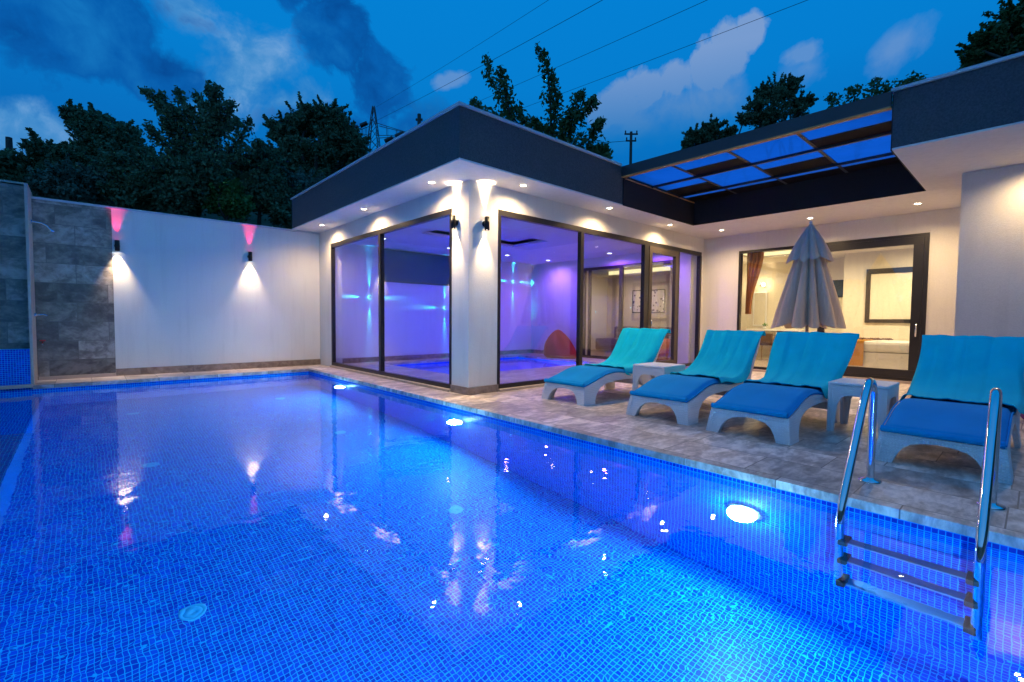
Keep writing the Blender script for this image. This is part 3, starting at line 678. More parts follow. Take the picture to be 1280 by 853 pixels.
canopy(2.20,.985,.09,.46,11,.4,.62,3).build('canopy','canvas',U)
canopy(2.41,1.93,.012,.30,9,1.2,.42,5).build('canopy_top','canvas',U)
MB().lathe([(.0005,2.45),(.018,2.44),(.022,2.41),(.014,2.385)],(ux,uy,0),12).build('finial','white',U)
# ------------------------------------------------------------------ ladder
LD=thing('pool_ladder','shiny steel pool ladder with two curved handrails and three treads','ladder',(-.3,-4.55,0))
def arc(c,r,a0,a1,n):
    return [(c[0]+r*math.cos(R(a)),c[1]+r*math.sin(R(a))) for a in np.linspace(a0,a1,n)]
for yy in (-4.28,-4.815):
    pr=[(-.05,.0),(-.05,.50)]+arc((-.125,.53),.085,8,150,12)+[(-.42,.235*1.9),(-.62,.10)]+[(-.685,-.02),(-.705,-.09),(-.712,-.2),(-.712,-.90)]
    pr=[(-.05,0),(-.05,.2),(-.05,.45),(-.055,.54),(-.08,.60),(-.13,.632),(-.185,.63),(-.235,.595),(-.29,.535),(-.40,.395),(-.52,.235),(-.62,.10),(-.672,.02),(-.700,-.06),(-.712,-.16),(-.712,-.3),(-.712,-.88)]
    cc=catmull(pr,70); r_=MB().tube([(a,yy,b) for a,b in cc],.0215,16).build('handrail','chrome',LD)
    MB().lathe([(.0005,.022),(.024,.022),(.026,.014),(.058,.010),(.06,.0005)],(-.05,yy,0),24).build('flange','chrome',r_)
for zz in (-.33,-.565,-.815):
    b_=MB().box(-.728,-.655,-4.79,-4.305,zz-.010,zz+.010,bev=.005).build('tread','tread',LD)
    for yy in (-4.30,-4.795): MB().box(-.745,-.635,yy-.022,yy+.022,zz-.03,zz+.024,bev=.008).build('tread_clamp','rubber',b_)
# ------------------------------------------------------------------ things in the rooms and by the wall
def blob(name,mat,label,cat,c,rx,ry,h,lean,group=None):
    m=MB(); 
    def f(u,v):
        th=v*2*math.pi; k=u
        r=(1-k**2.6)**.6*(1+.10*math.sin(2*th+1)+.06*math.sin(5*th+k*4)) if k<1 else 0
        r=max(r,.001)*(.86+.25*math.sin(min(1,k*3)*math.pi*.5))
        return (c[0]+rx*r*math.cos(th)+lean[0]*k*k,c[1]+ry*r*math.sin(th)+lean[1]*k*k,h*k)
    m.grid(f,22,33); o=m.build(name,mat); return tag(o,label,cat,group)
def bean():
    m=MB(); c=(5.62,3.55,0)
    def f(u,v):
        th=v*2*math.pi; k=u; r=(.40*(1-k)**.55+.05*math.sin(k*math.pi))*(1+.05*math.sin(3*th)+.03*math.sin(7*th+k*5)); r=max(r*min(1,.8+k*3),.001)
        return (c[0]+r*math.cos(th)+.10*k,c[1]+.12*k+r*math.sin(th)-(.22*(1-k)**2 if math.sin(th)<0 else 0)*abs(math.sin(th)),.74*k**.9)
    m.grid(f,26,41); return tag(m.build('bean_bag','redbag'),'red bean bag chair inside the pool room by the far wall','bean bag')
bean()
blob('bean_bag','orange','orange bean bag in the living room behind the inner glass door','bean bag',(7.2,1.3,.0),.40,.40,.55,(.1,.05))
blob('pouf','purple','dark purple pouf beside the white side wall behind the fourth lounger','pouf',(3.3,-5.25,0),.36,.40,.46,(.0,.0))
# bed
bd_=thing('bed','wide bed with white linen standing in the warm lit bedroom','bed',(8.6,-3.1,0))
MB().box(7.95,9.19,-4.20,-2.05,.08,.40,bev=.02).build('base','bed',bd_); MB().box(7.93,9.19,-4.22,-2.03,.405,.62,bev=.06).build('mattress','bed',bd_)
rn=MB(); rn.box(7.905,9.1,-2.62,-2.12,.622,.634,bev=.004); rn.box(7.892,7.904,-2.62,-2.12,.12,.634,bev=.004)
tag(rn.build('bed_runner','runner'),'gold bed runner laid across the foot of the white bed','bed runner')
pt=MB()
for i in range(90):
    a=RNG.uniform(0,6.28); x_=RNG.uniform(7.98,8.7); y_=RNG.uniform(-3.0,-2.2); s_=.035
    pt.add([(x_+s_*math.cos(a),y_+s_*math.sin(a),.66),(x_-s_*math.sin(a),y_+s_*math.cos(a),.645),(x_-s_*math.cos(a),y_-s_*math.sin(a),.68),(x_+s_*math.sin(a),y_-s_*math.cos(a),.65)],[(0,1,2,3)])
tag(pt.build('petals','petal'),'dark petals scattered over the bed runner','petals',kind='stuff')
# framed panel on the bedroom wall
fr=thing('wall_mirror','large dark framed beige panel on the bedroom wall above the bed','picture',(9.19,-2.9,1.6))
f=MB()
for b_ in ((-3.62,-2.36,2.06,2.17),(-3.62,-2.36,.99,1.07),(-2.44,-2.36,1.0705,2.0595),(-3.62,-3.54,1.0705,2.0595)): f.box(9.165,9.199,*b_)
f.build('frame','frame',fr); B('panel','cream',fr,9.18,9.198,-3.539,-2.441,1.071,2.059)
pc=thing('picture','small dark blue picture beside the closed parasol on the far bedroom wall','picture',(9.89,-1.7,1.8))
B('frame','frame',pc,9.875,9.899,-1.88,-1.50,1.60,2.02); B('canvas',simple('blue_picture',(.03,.05,.10),.5,0,8,.8),pc,9.870,9.8745,-1.86,-1.52,1.62,2.0)
# vanity
vn=thing('vanity_desk','white vanity desk with a drawer against the far bedroom wall','desk',(9.7,-.25,0))
B('desk_top','white',vn,9.48,9.898,-.95,.30,.76,.80,bev=.004); B('drawer_box','white',vn,9.5,9.898,-.45,.28,.60,.7595,bev=.004); B('drawer',simple('taupe_drawer',(.30,.24,.18),.5,0,20,.1),vn,9.485,9.4995,-.44,-.10,.615,.745)
B('desk_foot','oak',vn,9.5,9.898,-.95,.30,.54,.598); B('side_panel','white',vn,9.5,9.898,-1.0,-.955,.0,.8)
vm=thing('vanity_mirror','upright framed mirror standing over the white vanity desk','mirror',(9.88,.1,1.35))
B('frame','white',vm,9.86,9.899,-.06,.28,.88,1.80,bev=.004); B('mirror_panel','mirror',vm,9.855,9.8595,-.03,.25,.91,1.77)
vl=thing('vanity_lamp','small glowing wall lamp above the vanity mirror','wall lamp',(9.88,.1,2.0))
MB().box(9.85,9.899,.02,.12,1.95,2.0,bev=.005).build('lamp_arm','chrome',vl); MB().lathe([(.0005,.06),(.035,.05),(.045,0),(.035,-.05),(.0005,-.06)],(9.82,.02,1.99),16).build('bulb','vlamp',vl)
light('vanity_lamp_light','POINT',(9.70,.02,1.99),7,(1,.80,.48),vl,None,.05)
ch=thing('vanity_stool','small brown backed stool with pale wooden legs in front of the vanity','stool',(9.2,-.3,0))
B('seat','brown',ch,9.0,9.36,-.55,-.15,.40,.46,bev=.02); B('backrest','brown',ch,8.97,9.0,-.54,-.16,.455,.70,bev=.01)
for a in (9.02,9.34):
    for b in (-.53,-.17): MB().tube([(a,b,.40),(a+(.03 if a>9.2 else -.03),b+(.02 if b>-.3 else -.02),.003)],[.018,.012],8).build('leg','oak',ch)
pp=thing('potted_plant','tiny green potted plant standing on the vanity desk','plant',(9.6,-.12,.80))
MB().lathe([(.0005,.80),(.03,.80),(.04,.87),(.0005,.87)],(9.6,-.12,0),14).build('pot','white',pp)
lm=MB()
for i in range(40):
    a,b=RNG.uniform(0,6.28),RNG.uniform(.01,.07); x_,y_,z_=9.6+b*math.cos(a),-.12+b*math.sin(a),.88+RNG.uniform(0,.07)
    lm.add([(x_,y_,z_),(x_+.02,y_+.012,z_+.012),(x_+.035,y_,z_+.02),(x_+.02,y_-.012,z_+.005)],[(0,1,2,3)])
lm.build('leaves','green',pp)
cu=MB()
def curt(u,v):
    w=.30*(1-.72*math.sin(min(1,u*1.1)*math.pi/2)**2)+.03; y_=-.80-w*v
    return (6.66+.035*math.sin(v*26+u*2),y_,2.5-1.35*u)
cu.grid(curt,24,50); tag(cu.build('curtain','curtain'),'brown curtain gathered to the side behind the open half of the bedroom door','curtain')
# living room
pa=thing('painting','white floral painting on the wall of the living room','picture',(9.88,3.6,1.7))
B('frame','frame',pa,9.875,9.899,2.95,4.15,1.25,2.0)
def floral():
    m,nt=newmat('floral_canvas'); v=coords(nt); vo=N(nt,'ShaderNodeTexVoronoi'); vo.inputs['Scale'].default_value=9; L(nt,v,vo.inputs[0])
    out(nt,principled(nt,ramp(nt,vo.outputs['Distance'],[(.12,(.08,.07,.10)),(.26,(.15,.12,.15)),(.36,(.72,.68,.66))]),.6)); return m
B('canvas',floral(),pa,9.870,9.8745,2.98,4.12,1.28,1.97)
sf=thing('sofa','low brown sofa in the living room seen through two glass doors','sofa',(9.0,3.4,0))
MB().box(8.5,9.5,2.5,4.6,.05,.42,bev=.05).build('seat','brown',sf); MB().box(9.5,9.85,2.5,4.6,.05,.80,bev=.05).build('backrest','brown',sf); MB().box(8.5,9.5,2.28,2.495,.05,.6,bev=.04).build('armrest','brown',sf)
tl=thing('table_lamp','small dark shaded table lamp on the living room side board','lamp',(9.2,2.1,.0))
MB().box(8.95,9.45,1.85,2.25,.0,.55,bev=.01).build('cabinet','white',tl); MB().tube([(9.2,2.05,.55),(9.2,2.05,.85)],.02,8).build('stem','chrome',tl); MB().lathe([(.09,1.08),(.15,.83)],(9.2,2.05,0),20).build('lamp_shade',simple('blue_lamp_shade',(.05,.05,.12),.7,0,20,.1),tl)
lw=thing('inner_window','tall dark framed window on the far wall of the living room','window',(9.88,1.6,1.4))
f=MB()
for b_ in ((.62,1.95,2.02,2.10),(.62,1.95,.70,.78),(.62,.69,.7805,2.0195),(1.88,1.95,.7805,2.0195),(1.25,1.31,.7805,2.0195)): f.box(9.86,9.899,*b_)
f.build('frame','darkframe',lw); B('pane','cream',lw,9.88,9.898,.69,1.88,.78,2.02)
cu=MB(); cu.grid(lambda u,v:(6.75+.035*math.sin(v*30),.68+.40*v*(.55+.45*abs(u-.55)),2.42-2.3*u),24,50); tag(cu.build('curtain',fabric('taupe_curtain',(.30,.22,.17))),'taupe curtain hanging beside the inner glass door of the living room','curtain')
DD=[(7.75,-2.0,2.695,75,'round ceiling light in the bedroom above the open floor'),(8.3,-.7,2.695,60,'round ceiling light in the bedroom before the vanity desk'),(8.2,-3.3,2.695,60,'round ceiling light in the bedroom over the white bed')]
for x,y,z,e,lab in DD:
    o=downlight('room_light',z,'lens',e*3.0,(1,.82,.52),168,lab,'ceiling lights of the bedroom',.06); o.location=(x,y,z)
for x,y,lab in [(7.6,2.2,'ceiling light in the living room close to the inner glass door'),(8.8,3.7,'ceiling light in the living room above the brown sofa')]:
    o=downlight('room_light',2.655,'lens',80,(1,.74,.55),168,lab,'ceiling lights of the living room',.06); o.location=(x,y,2.655)
tray=light('tray_glow','AREA',(2.28,2.45,2.70),28,(.08,.05,1),None,(0,0,-1),1.0)
# ------------------------------------------------------------------ trees
def leafmesh(name,mat,pts,size,parent):
    pts=np.asarray(pts); n=len(pts); a=RNG.normal(size=(n,3)); a/=np.linalg.norm(a,axis=1)[:,None]; b=RNG.normal(size=(n,3)); b-=a*(a*b).sum(1)[:,None]; b/=np.linalg.norm(b,axis=1)[:,None]
    s=size*RNG.uniform(.6,1.35,(n,1)); a*=s; b*=s*.55
    c=np.cross(a,b); c/=np.linalg.norm(c,axis=1)[:,None]+1e-9
    v=np.stack([pts-a,pts-b*1.0+c*s*.18,pts+a,pts+b*1.0+c*s*.18],1).reshape(-1,3)-np.array(ORG[parent.name])
    me=bpy.data.meshes.new(name); me.vertices.add(4*n); me.vertices.foreach_set('co',v.ravel())
    me.loops.add(4*n); me.loops.foreach_set('vertex_index',np.arange(4*n)); me.polygons.add(n); me.polygons.foreach_set('loop_start',np.arange(0,4*n,4))
    me.update(calc_edges=True); me.validate(); me.materials.append(M[mat])
    o=bpy.data.objects.new(name,me); COL.objects.link(o); o.parent=parent; return o
def crown_pts(blobs,dens,clr=.30,inner=.35):
    P=[];cl=[]
    for c,r in blobs:
        nc=max(6,int(34*dens))
        for k in range(nc):
            d_=RNG.normal(size=3); d_/=np.linalg.norm(d_); rr=r*(inner+(1-inner)*RNG.uniform(0,1)**.6)
            q=c+d_*rr*np.array([1,1,.95]); cl.append(q); m=int(RNG.integers(40,90))
            P.append(q+RNG.normal(size=(m,3))*r*clr*RNG.uniform(.35,.8))
    return np.vstack(P),cl
def limb(m,a,b,r0,r1,bend=.12,n=6):
    a=np.array(a,float); b=np.array(b,float); l=np.linalg.norm(b-a); off=RNG.normal(size=3)*l*bend; off[2]=abs(off[2])*.5
    pts=[a+(b-a)*t+off*math.sin(math.pi*t) for t in np.linspace(0,1,n)]; m.tube(pts,list(np.linspace(r0,r1,n)),7)
def tree(name,label,cat,t,basepx,blobs,mat,leaf,dens=1.,clr=.30,inner=.35,group=None,trunk=.16,spray=18,tight=.10):
    "blobs given as (px,py,rpx[,dt]) at distance t"
    bl=[(at(b[0],b[1],t+(b[3] if len(b)>3 else 0)),b[2]*.88*t/F_PX) for b in blobs]
    p0=at(basepx,402,t); p0[2]=terrain(p0[0],p0[1])-.1
    o=thing(name,label,cat,tuple(p0),group)
    P,cl=crown_pts(bl,dens*.8,clr,inner); sp=[]; tw=[]
    for c_,r_ in bl:
        for k in range(int(spray)):
            d_=RNG.normal(size=3); d_[2]=abs(d_[2])*.9+.15; d_/=np.linalg.norm(d_); ln=r_*RNG.uniform(1.0,1.9); e=c_+d_*ln; mid=c_+d_*ln*.55+RNG.normal(size=3)*r_*.12
            tw.append((c_,mid,e)); m_=int(RNG.integers(30,60))
            for q in np.linspace(.35,1,m_): sp.append((c_*(1-q)**2+2*mid*q*(1-q)+e*q*q)+RNG.normal(size=3)*r_*tight*(1.25-q))
    P=np.vstack([P,np.array(sp)]); P=P[P[:,2]>p0[2]+.15]
    leafmesh('crown',mat,P,leaf*.80,o)
    m=MB(); topc=max(bl,key=lambda b:b[0][2])[0]; fork=p0+(topc-p0)*.35; fork[:2]=p0[:2]+(topc-p0)[:2]*.2
    limb(m,p0,fork,trunk,trunk*.7,.05)
    for c,r in bl:
        limb(m,fork,c,trunk*.6,trunk*.18,.10)
    for c_,mid,e in tw: m.tube([c_,mid*.5+(c_+e)*.25,e],[.02,.014,.005],4,False)
    for c in [cl[i] for i in RNG.integers(0,len(cl),min(26,len(cl)))]:
        bb=min(bl,key=lambda b:np.linalg.norm(b[0]-c))[0]; limb(m,bb,c,trunk*.16,.008,.1,4)
    m.build('trunk','bark',o); return o
GT='trees behind the garden wall'
tree('bushy_tree','low dark bushy tree beside the slim dark pole above the stone block','tree',12.,45,[(20,215,26),(55,200,24),(85,205,20),(30,240,30),(75,235,30)],'leaf_dark',.075,1.6,group=GT)
tree('pine_tree','tall dark tree with a ragged leaning top behind the stone cladding','tree',13.,140,[(95,148,13),(118,158,20),(145,175,26),(120,190,28),(165,200,28),(140,225,34)],'leaf_dark',.07,2.0,.26,group=GT)
tree('round_tree','dense round dark tree standing between the garden wall and the roof corner','tree',16.,395,[(360,170,22),(385,155,22),(412,152,20),(430,175,22),(375,200,30),(415,200,30),(350,205,22),(445,190,14),(395,235,34)],'leaf_dark',.085,2.2,.24,group=GT)
GS='shrubs behind the garden wall'
tree('bushy_tree','broad dark bushy tree filling the bank under the feathery twigs','tree',12.6,235,[(195,215,20),(222,208,18),(248,200,16),(272,208,18),(300,215,18),(318,220,14),(205,230,24),(240,225,24),(280,230,24),(310,235,20)],'leaf_dark',.065,1.3,.30,.25,group=GT,spray=7)
tree('shrub','grey green shrub just above the stone cladding of the garden wall','shrub',10.6,100,[(85,232,24),(120,228,22),(60,236,18),(105,250,26)],'leaf_olive',.055,1.5,group=GS,trunk=.06)
tree('shrub','dark dense shrub above the lamp beside the stone cladding','shrub',10.9,170,[(160,235,28),(190,225,26),(150,215,24),(175,250,26)],'leaf_dark',.06,1.7,group=GS,trunk=.06)
tree('shrub','dark tangled shrub under the feathery tree','shrub',11.,230,[(215,225,30),(245,232,30),(228,255,26),(262,215,24)],'leaf_dark',.06,1.8,group=GS,trunk=.06)
tree('shrub','fresh green shrub above the lamp at the middle of the white wall','shrub',11.2,285,[(272,252,18),(295,256,18),(282,238,14)],'leaf_green',.06,1.6,group=GS,trunk=.05)
tree('shrub','dark green shrub between the fresh green shrub and the roof','shrub',12.,325,[(315,235,28),(340,245,24),(300,215,26),(330,205,20),(355,262,24)],'leaf_dark',.065,1.8,group=GS,trunk=.06)
tree('shrub','grey green shrub beside the roof corner over the garden wall','shrub',12.6,368,[(355,250,20),(378,240,22),(392,255,20)],'leaf_olive',.06,1.6,group=GS,trunk=.06)
GR='trees rising behind the flat roofs'
tree('round_tree','small dark round tree over the roof beside the utility pole','tree',24.,880,[(868,172,12),(890,165,13),(908,172,10),(880,182,16),(915,165,5),(860,183,8)],'leaf_dark',.10,.6,.3,.2,group=GR,spray=20)
tree('round_tree','wide dark tree over the middle of the skylight canopy','tree',26.,970,[(945,140,16),(972,125,20),(1000,135,14),(985,112,14),(955,118,10),(965,155,22),(1010,128,7),(930,150,7)],'leaf_dark',.10,.7,.27,.2,group=GR,spray=22)
def shoots(name,label,t,basepx,lines,mat,leaf,per,spread,group,trunk=.09):
    p0=at(basepx,402,t); p0[2]=terrain(p0[0],p0[1])-.1; o=thing(name,label,'tree',tuple(p0),group); m=MB(); P=[]
    hub=at(lines[0][0][0],lines[0][0][1],t); hub=p0+(hub-p0)*.8; limb(m,p0,hub,trunk*1.5,trunk,.03)
    for ln in lines:
        dt=RNG.normal()*.5; pts=np.array([at(x,y,t+dt*(i/len(ln))) for i,(x,y) in enumerate(ln)]); c=catmull3(pts,30)
        limb(m,hub,c[0],trunk*.7,trunk*.4,.05); m.tube(list(c),list(np.linspace(trunk*.4,.008,30)),6)
        for i in range(30):
            k=int(per*(1.0 if i<24 else .8)); sp=spread*(1.1-.75*i/30); P.append(c[i]+RNG.normal(size=(k,3))*sp)
    leafmesh('crown',mat,np.vstack(P),leaf,o); m.build('trunk','bark',o); return o
def catmull3(P,n):
    P=np.array(P,float); Q=np.vstack([2*P[0]-P[1],P,2*P[-1]-P[-2]]); o=[]
    for u in np.linspace(0,len(P)-1-1e-9,n):
        i=int(u); t=u-i; a,b,c,d=Q[i:i+4]; o.append(.5*((2*b)+(-a+c)*t+(2*a-5*b+4*c-d)*t*t+(-a+3*b-3*c+d)*t**3))
    return np.array(o)
shoots('fig_tree','leafy tree with long upright shoots standing behind the roof of the pool house',14.,685,[
 [(690,190),(688,140),(686,100),(680,75),(672,60)],[(690,170),(695,130),(690,95)],[(668,180),(640,145),(625,120),(612,95),(608,73)],[(640,150),(630,110),(626,88)],[(660,185),(630,150),(600,138),(590,126)],[(700,180),(715,150),(722,125),(728,118)],[(705,180),(722,150),(738,133),(742,125)],[(712,190),(735,175),(745,160),(752,153)],[(722,195),(745,190),(758,192)],[(680,190),(660,160),(648,135)],[(700,190),(708,160),(712,140)],[(690,200),(676,165),(665,150)],[(735,200),(752,188),(760,200)]],'leaf_fig',.075,12,.15,GR)
shoots('sapling','thin sapling with a few leafy twigs over the far end of the skylight canopy',18.,1075,[[(1068,150),(1068,120),(1062,112)],[(1080,150),(1090,115),(1096,98)],[(1075,150),(1045,128),(1038,122)],[(1085,150),(1100,118),(1110,108)],[(1095,150),(1118,118),(1130,105),(1145,96)],[(1100,150),(1135,112),(1155,100)]],'leaf_fig',.085,7,.20,GR,.05)
shoots('feathery_tree','tall loose tree with feathery twigs rising highest above the garden wall',11.5,245,[
 [(240,215),(225,170),(205,140),(190,120),(178,112)],[(240,210),(232,160),(228,130),(222,112)],[(245,210),(250,165),(250,135),(246,118)],[(250,205),(262,160),(264,125),(262,106)],[(255,205),(275,165),(285,140),(290,128)],[(262,210),(290,185),(305,165),(312,150)],[(240,215),(215,190),(195,170),(186,158)],[(235,200),(212,165),(206,150)],[(258,190),(270,150),(276,132)],[(265,215),(300,200),(318,186),(324,176)],[(248,180),(240,150),(237,135)],[(262,180),(282,160),(298,150)],[(230,185),(215,150),(203,128),(200,118)],[(262,175),(268,140),(271,118),(270,112)],[(245,190),(258,150),(256,128)],[(236,188),(222,150),(214,135)]],'leaf_dark',.055,15,.12,GT)
tree('leafy_tree','leafy green tree cut by the picture edge above the charcoal roof','tree',13.,1262,[(1222,62,14),(1240,50,14),(1262,38,20),(1285,30,30),(1212,76,8),(1250,70,20),(1275,20,16),(1300,60,40)],'leaf_fig',.085,.45,.30,.15,group=GR,spray=20)
# ------------------------------------------------------------------ pylon, poles, wires
def bar(m,a,b,r): m.tube([a,b],r,5)
pt_=70.; pb=at(470,402,pt_); gz=terrain(pb[0],pb[1]); tip=at(467,133,pt_); 
PYL=thing('pylon','distant steel lattice pylon above the roof slope','pylon',(float(pb[0]),float(pb[1]),float(gz)))
m=MB(); axu=np.array([RT[0],RT[1],0]); axu/=np.linalg.norm(axu); axv=np.array([-axu[1],axu[0],0]); cxy=np.array([tip[0],tip[1],0])
def corner(z,k):
    hgt=(z-gz)/(tip[2]-gz); w=3.4*(1-hgt)**.9*.62+.12
    return cxy+axu*w*(1 if k in (0,3) else -1)+axv*w*(1 if k in (0,1) else -1)+np.array([0,0,z])
zl=list(np.linspace(gz-.2,tip[2],15))
for i in range(14):
    for k in range(4):
        bar(m,corner(zl[i],k),corner(zl[i+1],k),.07); bar(m,corner(zl[i],k),corner(zl[i+1],(k+1)%4),.04); bar(m,corner(zl[i],(k+1)%4),corner(zl[i+1],k),.04)
m.build('lattice_tower','steel',PYL)
za=at(470,163,pt_)[2]; m=MB(); armr=cxy+axu*6.2+np.array([0,0,za-.6]); arml=cxy-axu*2.8+np.array([0,0,za-.2])
for dv in (.5,-.5):
    for e,s in ((armr,1),(arml,-1)):
        bar(m,cxy+axu*s*.6+axv*dv+np.array([0,0,za+.9]),e,.05); bar(m,cxy+axu*s*.6+axv*dv+np.array([0,0,za-.9]),e,.05)
        for q in (.25,.5,.75):
            bar(m,(cxy+axu*s*.6+axv*dv+np.array([0,0,za+.9]))*(1-q)+e*q,(cxy+axu*s*.6+axv*dv+np.array([0,0,za-.9]))*(1-q)+e*q,.035)
m.build('cross_arm','steel',PYL)
for a,b in (((440,162),(459,154)),((481,177),(505,166))):
    p,q=at(*a,pt_-1.5),at(*b,pt_-1.5)
    MB().tube([p+(q-p)*k for k in (0,.42)],.32,8).build('insulator','ceramic',PYL); MB().tube([p+(q-p)*k for k in (.55,1.)],.32,8).build('insulator','ceramic',PYL); MB().tube([p,q],.05,6).build('insulator_rod','steel',PYL)
def pole(name,label,px,top,t,r,arms):
    p=at(px,top,t); b=np.array([p[0],p[1],terrain(p[0],p[1])-.1]); o=thing(name,label,'pole',tuple(b)); MB().tube([b,p],[r*1.3,r],9).build('post','polewood',o)
    for dz,w in arms:
        c=p-np.array([0,0,dz]); MB().tube([c-axu*w,c+axu*w],r*.6,6).build('cross_arm','polewood',o)
        for s in (-1,1): MB().tube([c+axu*s*w*.85,c+axu*s*w*.85+np.array([0,0,.22])],.05,6).build('insulator','ceramic',o)
    return o
pole('utility_pole','slim utility pole with two short cross arms over the skylight canopy corner',789,165,32.,.09,[(.15,.45),(.6,.35)])
pole('utility_pole','dark pole among the trees above the far end of the stone block',11,172,13.,.07,[])
pole('mast','short dark mast on the hill beside the lattice pylon',524,143,70.,.28,[(.8,.5)])
def wire(label,a,ta,b,tb,r,sag=.4):
    p,q=at(*a,ta),at(*b,tb); pts=[p+(q-p)*k-np.array([0,0,sag*4*k*(1-k)]) for k in np.linspace(0,1,24)]
    o=MB().tube(pts,r,6).build('power_line','ceramic'); return tag(o,label,'power line','power lines over the house')
wire('power line running from the pylon steeply up the sky, clear of the leafy shoots',(448,162),69.,(905,-84),22.,.016,.25)
wire('power line crossing behind the tip of the tallest leafy shoot',(505,166),69.,(1050,-75),22.,.014,.2)
wire('power line running past the big pale cloud, lowest of the long lines',(520,183),69.,(1150,-54),22.,.014,.2)
wire('faint power line crossing the clear sky above the others',(470,134),69.,(760,-48),30.,.013,.2)
wire('short level power line ending at the utility pole',(700,178),36.,(788,176),32.,.016,.1)
hd_=thing('added_hedge','unseen dark foliage added behind the camera to darken reflections','added_hedge',(-2,-9.6,0))  # unseen leaf screen, added so the steel rails reflect something dark
hp=np.stack([RNG.uniform(-9.5,10,9000),RNG.uniform(-10.1,-9.45,9000),RNG.uniform(.05,2.9,9000)],1); hp2=np.stack([RNG.uniform(-10.1,-9.45,7000),RNG.uniform(-10,5,7000),RNG.uniform(.05,2.9,7000)],1)
leafmesh('added_hedge_foliage','leaf_dark',np.vstack([hp,hp2]),.16,hd_)
# ------------------------------------------------------------------ camera
cd=bpy.data.cameras.new('camera'); cam=bpy.data.objects.new('camera',cd); COL.objects.link(cam)
mx=Matrix(((RT[0],UP[0],-FW[0],CAM[0]),(RT[1],UP[1],-FW[1],CAM[1]),(RT[2],UP[2],-FW[2],CAM[2]),(0,0,0,1)))
cam.matrix_world=mx; cd.sensor_fit='HORIZONTAL'; cd.sensor_width=36; cd.lens=F_PX/1280*36; cd.clip_start=.05; cd.clip_end=2000
SC.camera=cam
# ------------------------------------------------------------------ dusk sky
W=bpy.data.worlds.new('World'); SC.world=W; W.use_nodes=True; nt=W.node_tree; nt.nodes.clear()
g=N(nt,'ShaderNodeTexCoord').outputs['Generated']; s=N(nt,'ShaderNodeSeparateXYZ'); L(nt,g,s.inputs[0])
el=mth(nt,'MULTIPLY',mth(nt,'ARCSINE',s.outputs[2]),180/math.pi); az=mth(nt,'MULTIPLY',mth(nt,'ARCTAN2',s.outputs[1],s.outputs[0]),180/math.pi)
sky=ramp(nt,mth(nt,'DIVIDE',el,90.,clamp=True),[(0,(.006,.09,.29)),(.16,(.001,.105,.37)),(.28,(.0005,.16,.49)),(.45,(.0003,.175,.53)),(1,(.001,.15,.47))])
n1=noise(nt,g,7.,9,.60,.5); n2=noise(nt,g,22,7,.62,.3); n3=noise(nt,g,2.6,6,.55,.3)
def ell(a,e,ra,re,rot=0.,soft=.9,amp=1.0):
    "cloud mask: noisy ellipse in azimuth/elevation degrees"
    du=mth(nt,'SUBTRACT',az,a); dv=mth(nt,'SUBTRACT',el,e); c,s_=math.cos(R(rot)),math.sin(R(rot))
    u=mth(nt,'DIVIDE',mth(nt,'ADD',mth(nt,'MULTIPLY',du,c),mth(nt,'MULTIPLY',dv,s_)),ra); v=mth(nt,'DIVIDE',mth(nt,'SUBTRACT',mth(nt,'MULTIPLY',dv,c),mth(nt,'MULTIPLY',du,s_)),re)
    d2=mth(nt,'SQRT',mth(nt,'ADD',mth(nt,'MULTIPLY',u,u),mth(nt,'MULTIPLY',v,v)))
    q=mth(nt,'SUBTRACT',mth(nt,'ADD',1.0,mth(nt,'MULTIPLY',mth(nt,'SUBTRACT',n1,.5),amp*2.6)),d2); q=mth(nt,'ADD',q,mth(nt,'MULTIPLY',mth(nt,'SUBTRACT',n2,.5),.9))
    return mth(nt,'DIVIDE',q,soft,clamp=True)
def union(l):
    r=l[0]
    for x in l[1:]: r=mth(nt,'MAXIMUM',r,x)
    return r
# pale gap between the dark banks
light_m=union([ell(77,24,6.5,4.5,-20,.7),ell(93.5,15,6,3.2,0,.6),ell(82.5,28,3.2,3.5,-40,.6),ell(72,22.5,5,2.2,-20,.6),ell(81,19.5,3,1.6,0,.6)])
sky=mixc(nt,mth(nt,'MULTIPLY',light_m,.92),sky,ramp(nt,mth(nt,'ADD',mth(nt,'MULTIPLY',n1,.6),mth(nt,'MULTIPLY',n2,.4)),[(.36,(.006,.14,.42)),(.50,(.05,.215,.48)),(.62,(.14,.30,.55))]))
dark_m=union([ell(91,24,10.5,5.6,-8,.30),ell(84,22,5,3.4,0,.3),ell(67.5,29.5,4.9,6.6,-25,.25),ell(64,25.2,4.0,5.4,-20,.25),ell(69,20.5,7,2.4,0,.35),ell(104,26,12,8,0,.4),ell(58,21,6,2.6,0,.5),ell(73,31.5,2.6,2,0,.3)])
dk=ramp(nt,mth(nt,'ADD',mth(nt,'MULTIPLY',n1,.65),mth(nt,'MULTIPLY',n2,.35)),[(.36,(.0005,.045,.215)),(.50,(.001,.082,.32)),(.66,(.005,.135,.40))]); sky=mixc(nt,mth(nt,'MULTIPLY',dark_m,.93),sky,dk)
pale_m=union([ell(37.5,23,2.6,2.0,0,.3),ell(35.2,24,2.6,2.0,0,.28),ell(32.6,24.9,2.6,2.2,0,.28),ell(29.5,25.3,2.6,2.2,0,.28),ell(26.5,25.8,2.5,2.2,0,.28),ell(24.2,26.9,2.0,2.2,0,.28),ell(22.2,28.1,1.5,1.7,0,.26),ell(29,22.8,6.5,3.2,0,.8),ell(34,21.5,6,3.0,0,.9)])
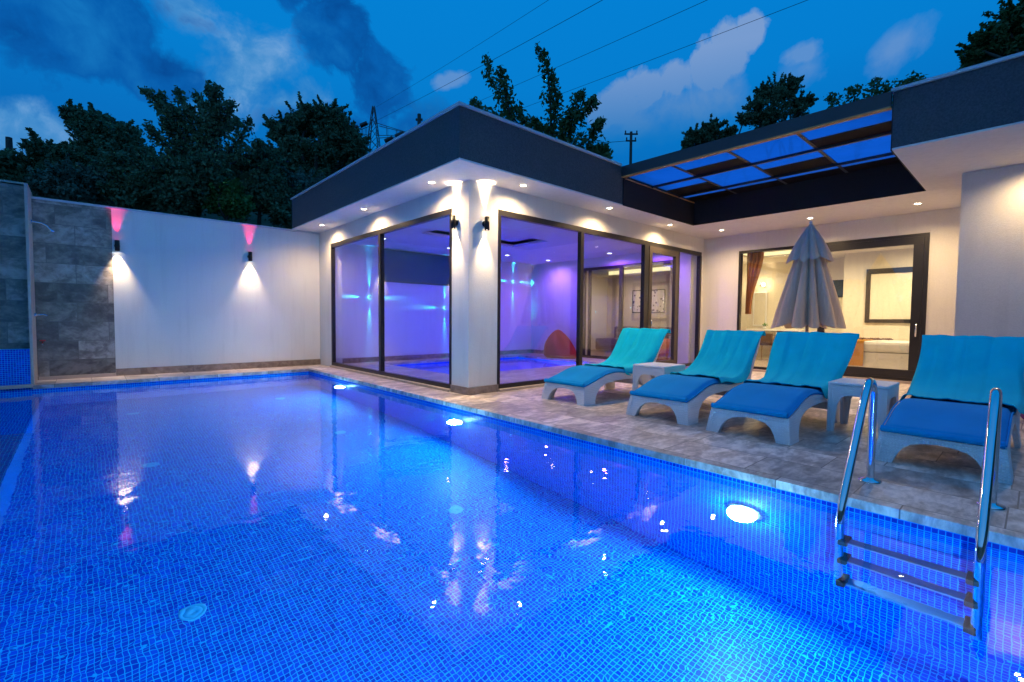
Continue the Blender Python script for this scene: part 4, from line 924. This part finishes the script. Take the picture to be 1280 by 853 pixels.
puff=union([ell(17.2,25.4,2.2,1.3,0,.45),ell(16.8,24.2,3.0,1.6,0,1.2),ell(9.9,24.2,2.6,1.6,-30,.9),ell(55,26.2,2.4,.8,-12,.5)])
pl_=mixc(nt,mth(nt,'MULTIPLY',mth(nt,'SUBTRACT',el,20.),.13,clamp=True),(.010,.150,.41),(.17,.275,.49))
sky=mixc(nt,mth(nt,'MULTIPLY',pale_m,.85),sky,pl_); sky=mixc(nt,mth(nt,'MULTIPLY',puff,.6),sky,(.13,.25,.48))
gd=N(nt,'ShaderNodeVectorMath',operation='DOT_PRODUCT'); L(nt,g,gd.inputs[0]); gd.inputs[1].default_value=(-.93,-.22,.29)
gl=mth(nt,'POWER',mth(nt,'MAXIMUM',gd.outputs['Value'],0.),2.2)  # glow lobe added to the unseen sky behind the camera as fill light
sky=mixc(nt,gl,sky,(.07,.25,.58))
bgs=N(nt,'ShaderNodeBackground'); L(nt,sky,bgs.inputs[0]); bgs.inputs[1].default_value=1.28
nk=N(nt,'ShaderNodeTexSky',sky_type='NISHITA'); nk.sun_disc=False; nk.sun_elevation=R(1.0); nk.sun_rotation=R(200)
bg2=N(nt,'ShaderNodeBackground'); L(nt,nk.outputs[0],bg2.inputs[0]); bg2.inputs[1].default_value=.0015
ad=N(nt,'ShaderNodeAddShader'); L(nt,bgs.outputs[0],ad.inputs[0]); L(nt,bg2.outputs[0],ad.inputs[1])
wo=N(nt,'ShaderNodeOutputWorld'); L(nt,ad.outputs[0],wo.inputs[0])
# ------------------------------------------------------------------ render settings
SC.render.engine='CYCLES'; c=SC.cycles; c.use_denoising=True; c.caustics_reflective=False; c.caustics_refractive=True
c.max_bounces=9; c.diffuse_bounces=3; c.glossy_bounces=4; c.transmission_bounces=8; c.transparent_max_bounces=16; c.sample_clamp_indirect=40.0; c.sample_clamp_direct=0
try: c.use_light_tree=True; c.denoising_input_passes='RGB_ALBEDO_NORMAL'; c.denoising_prefilter='ACCURATE'
except Exception: pass
vs=SC.view_settings; vs.view_transform='Standard'; vs.look='None'; vs.exposure=0; vs.gamma=1; vs.use_curve_mapping=False
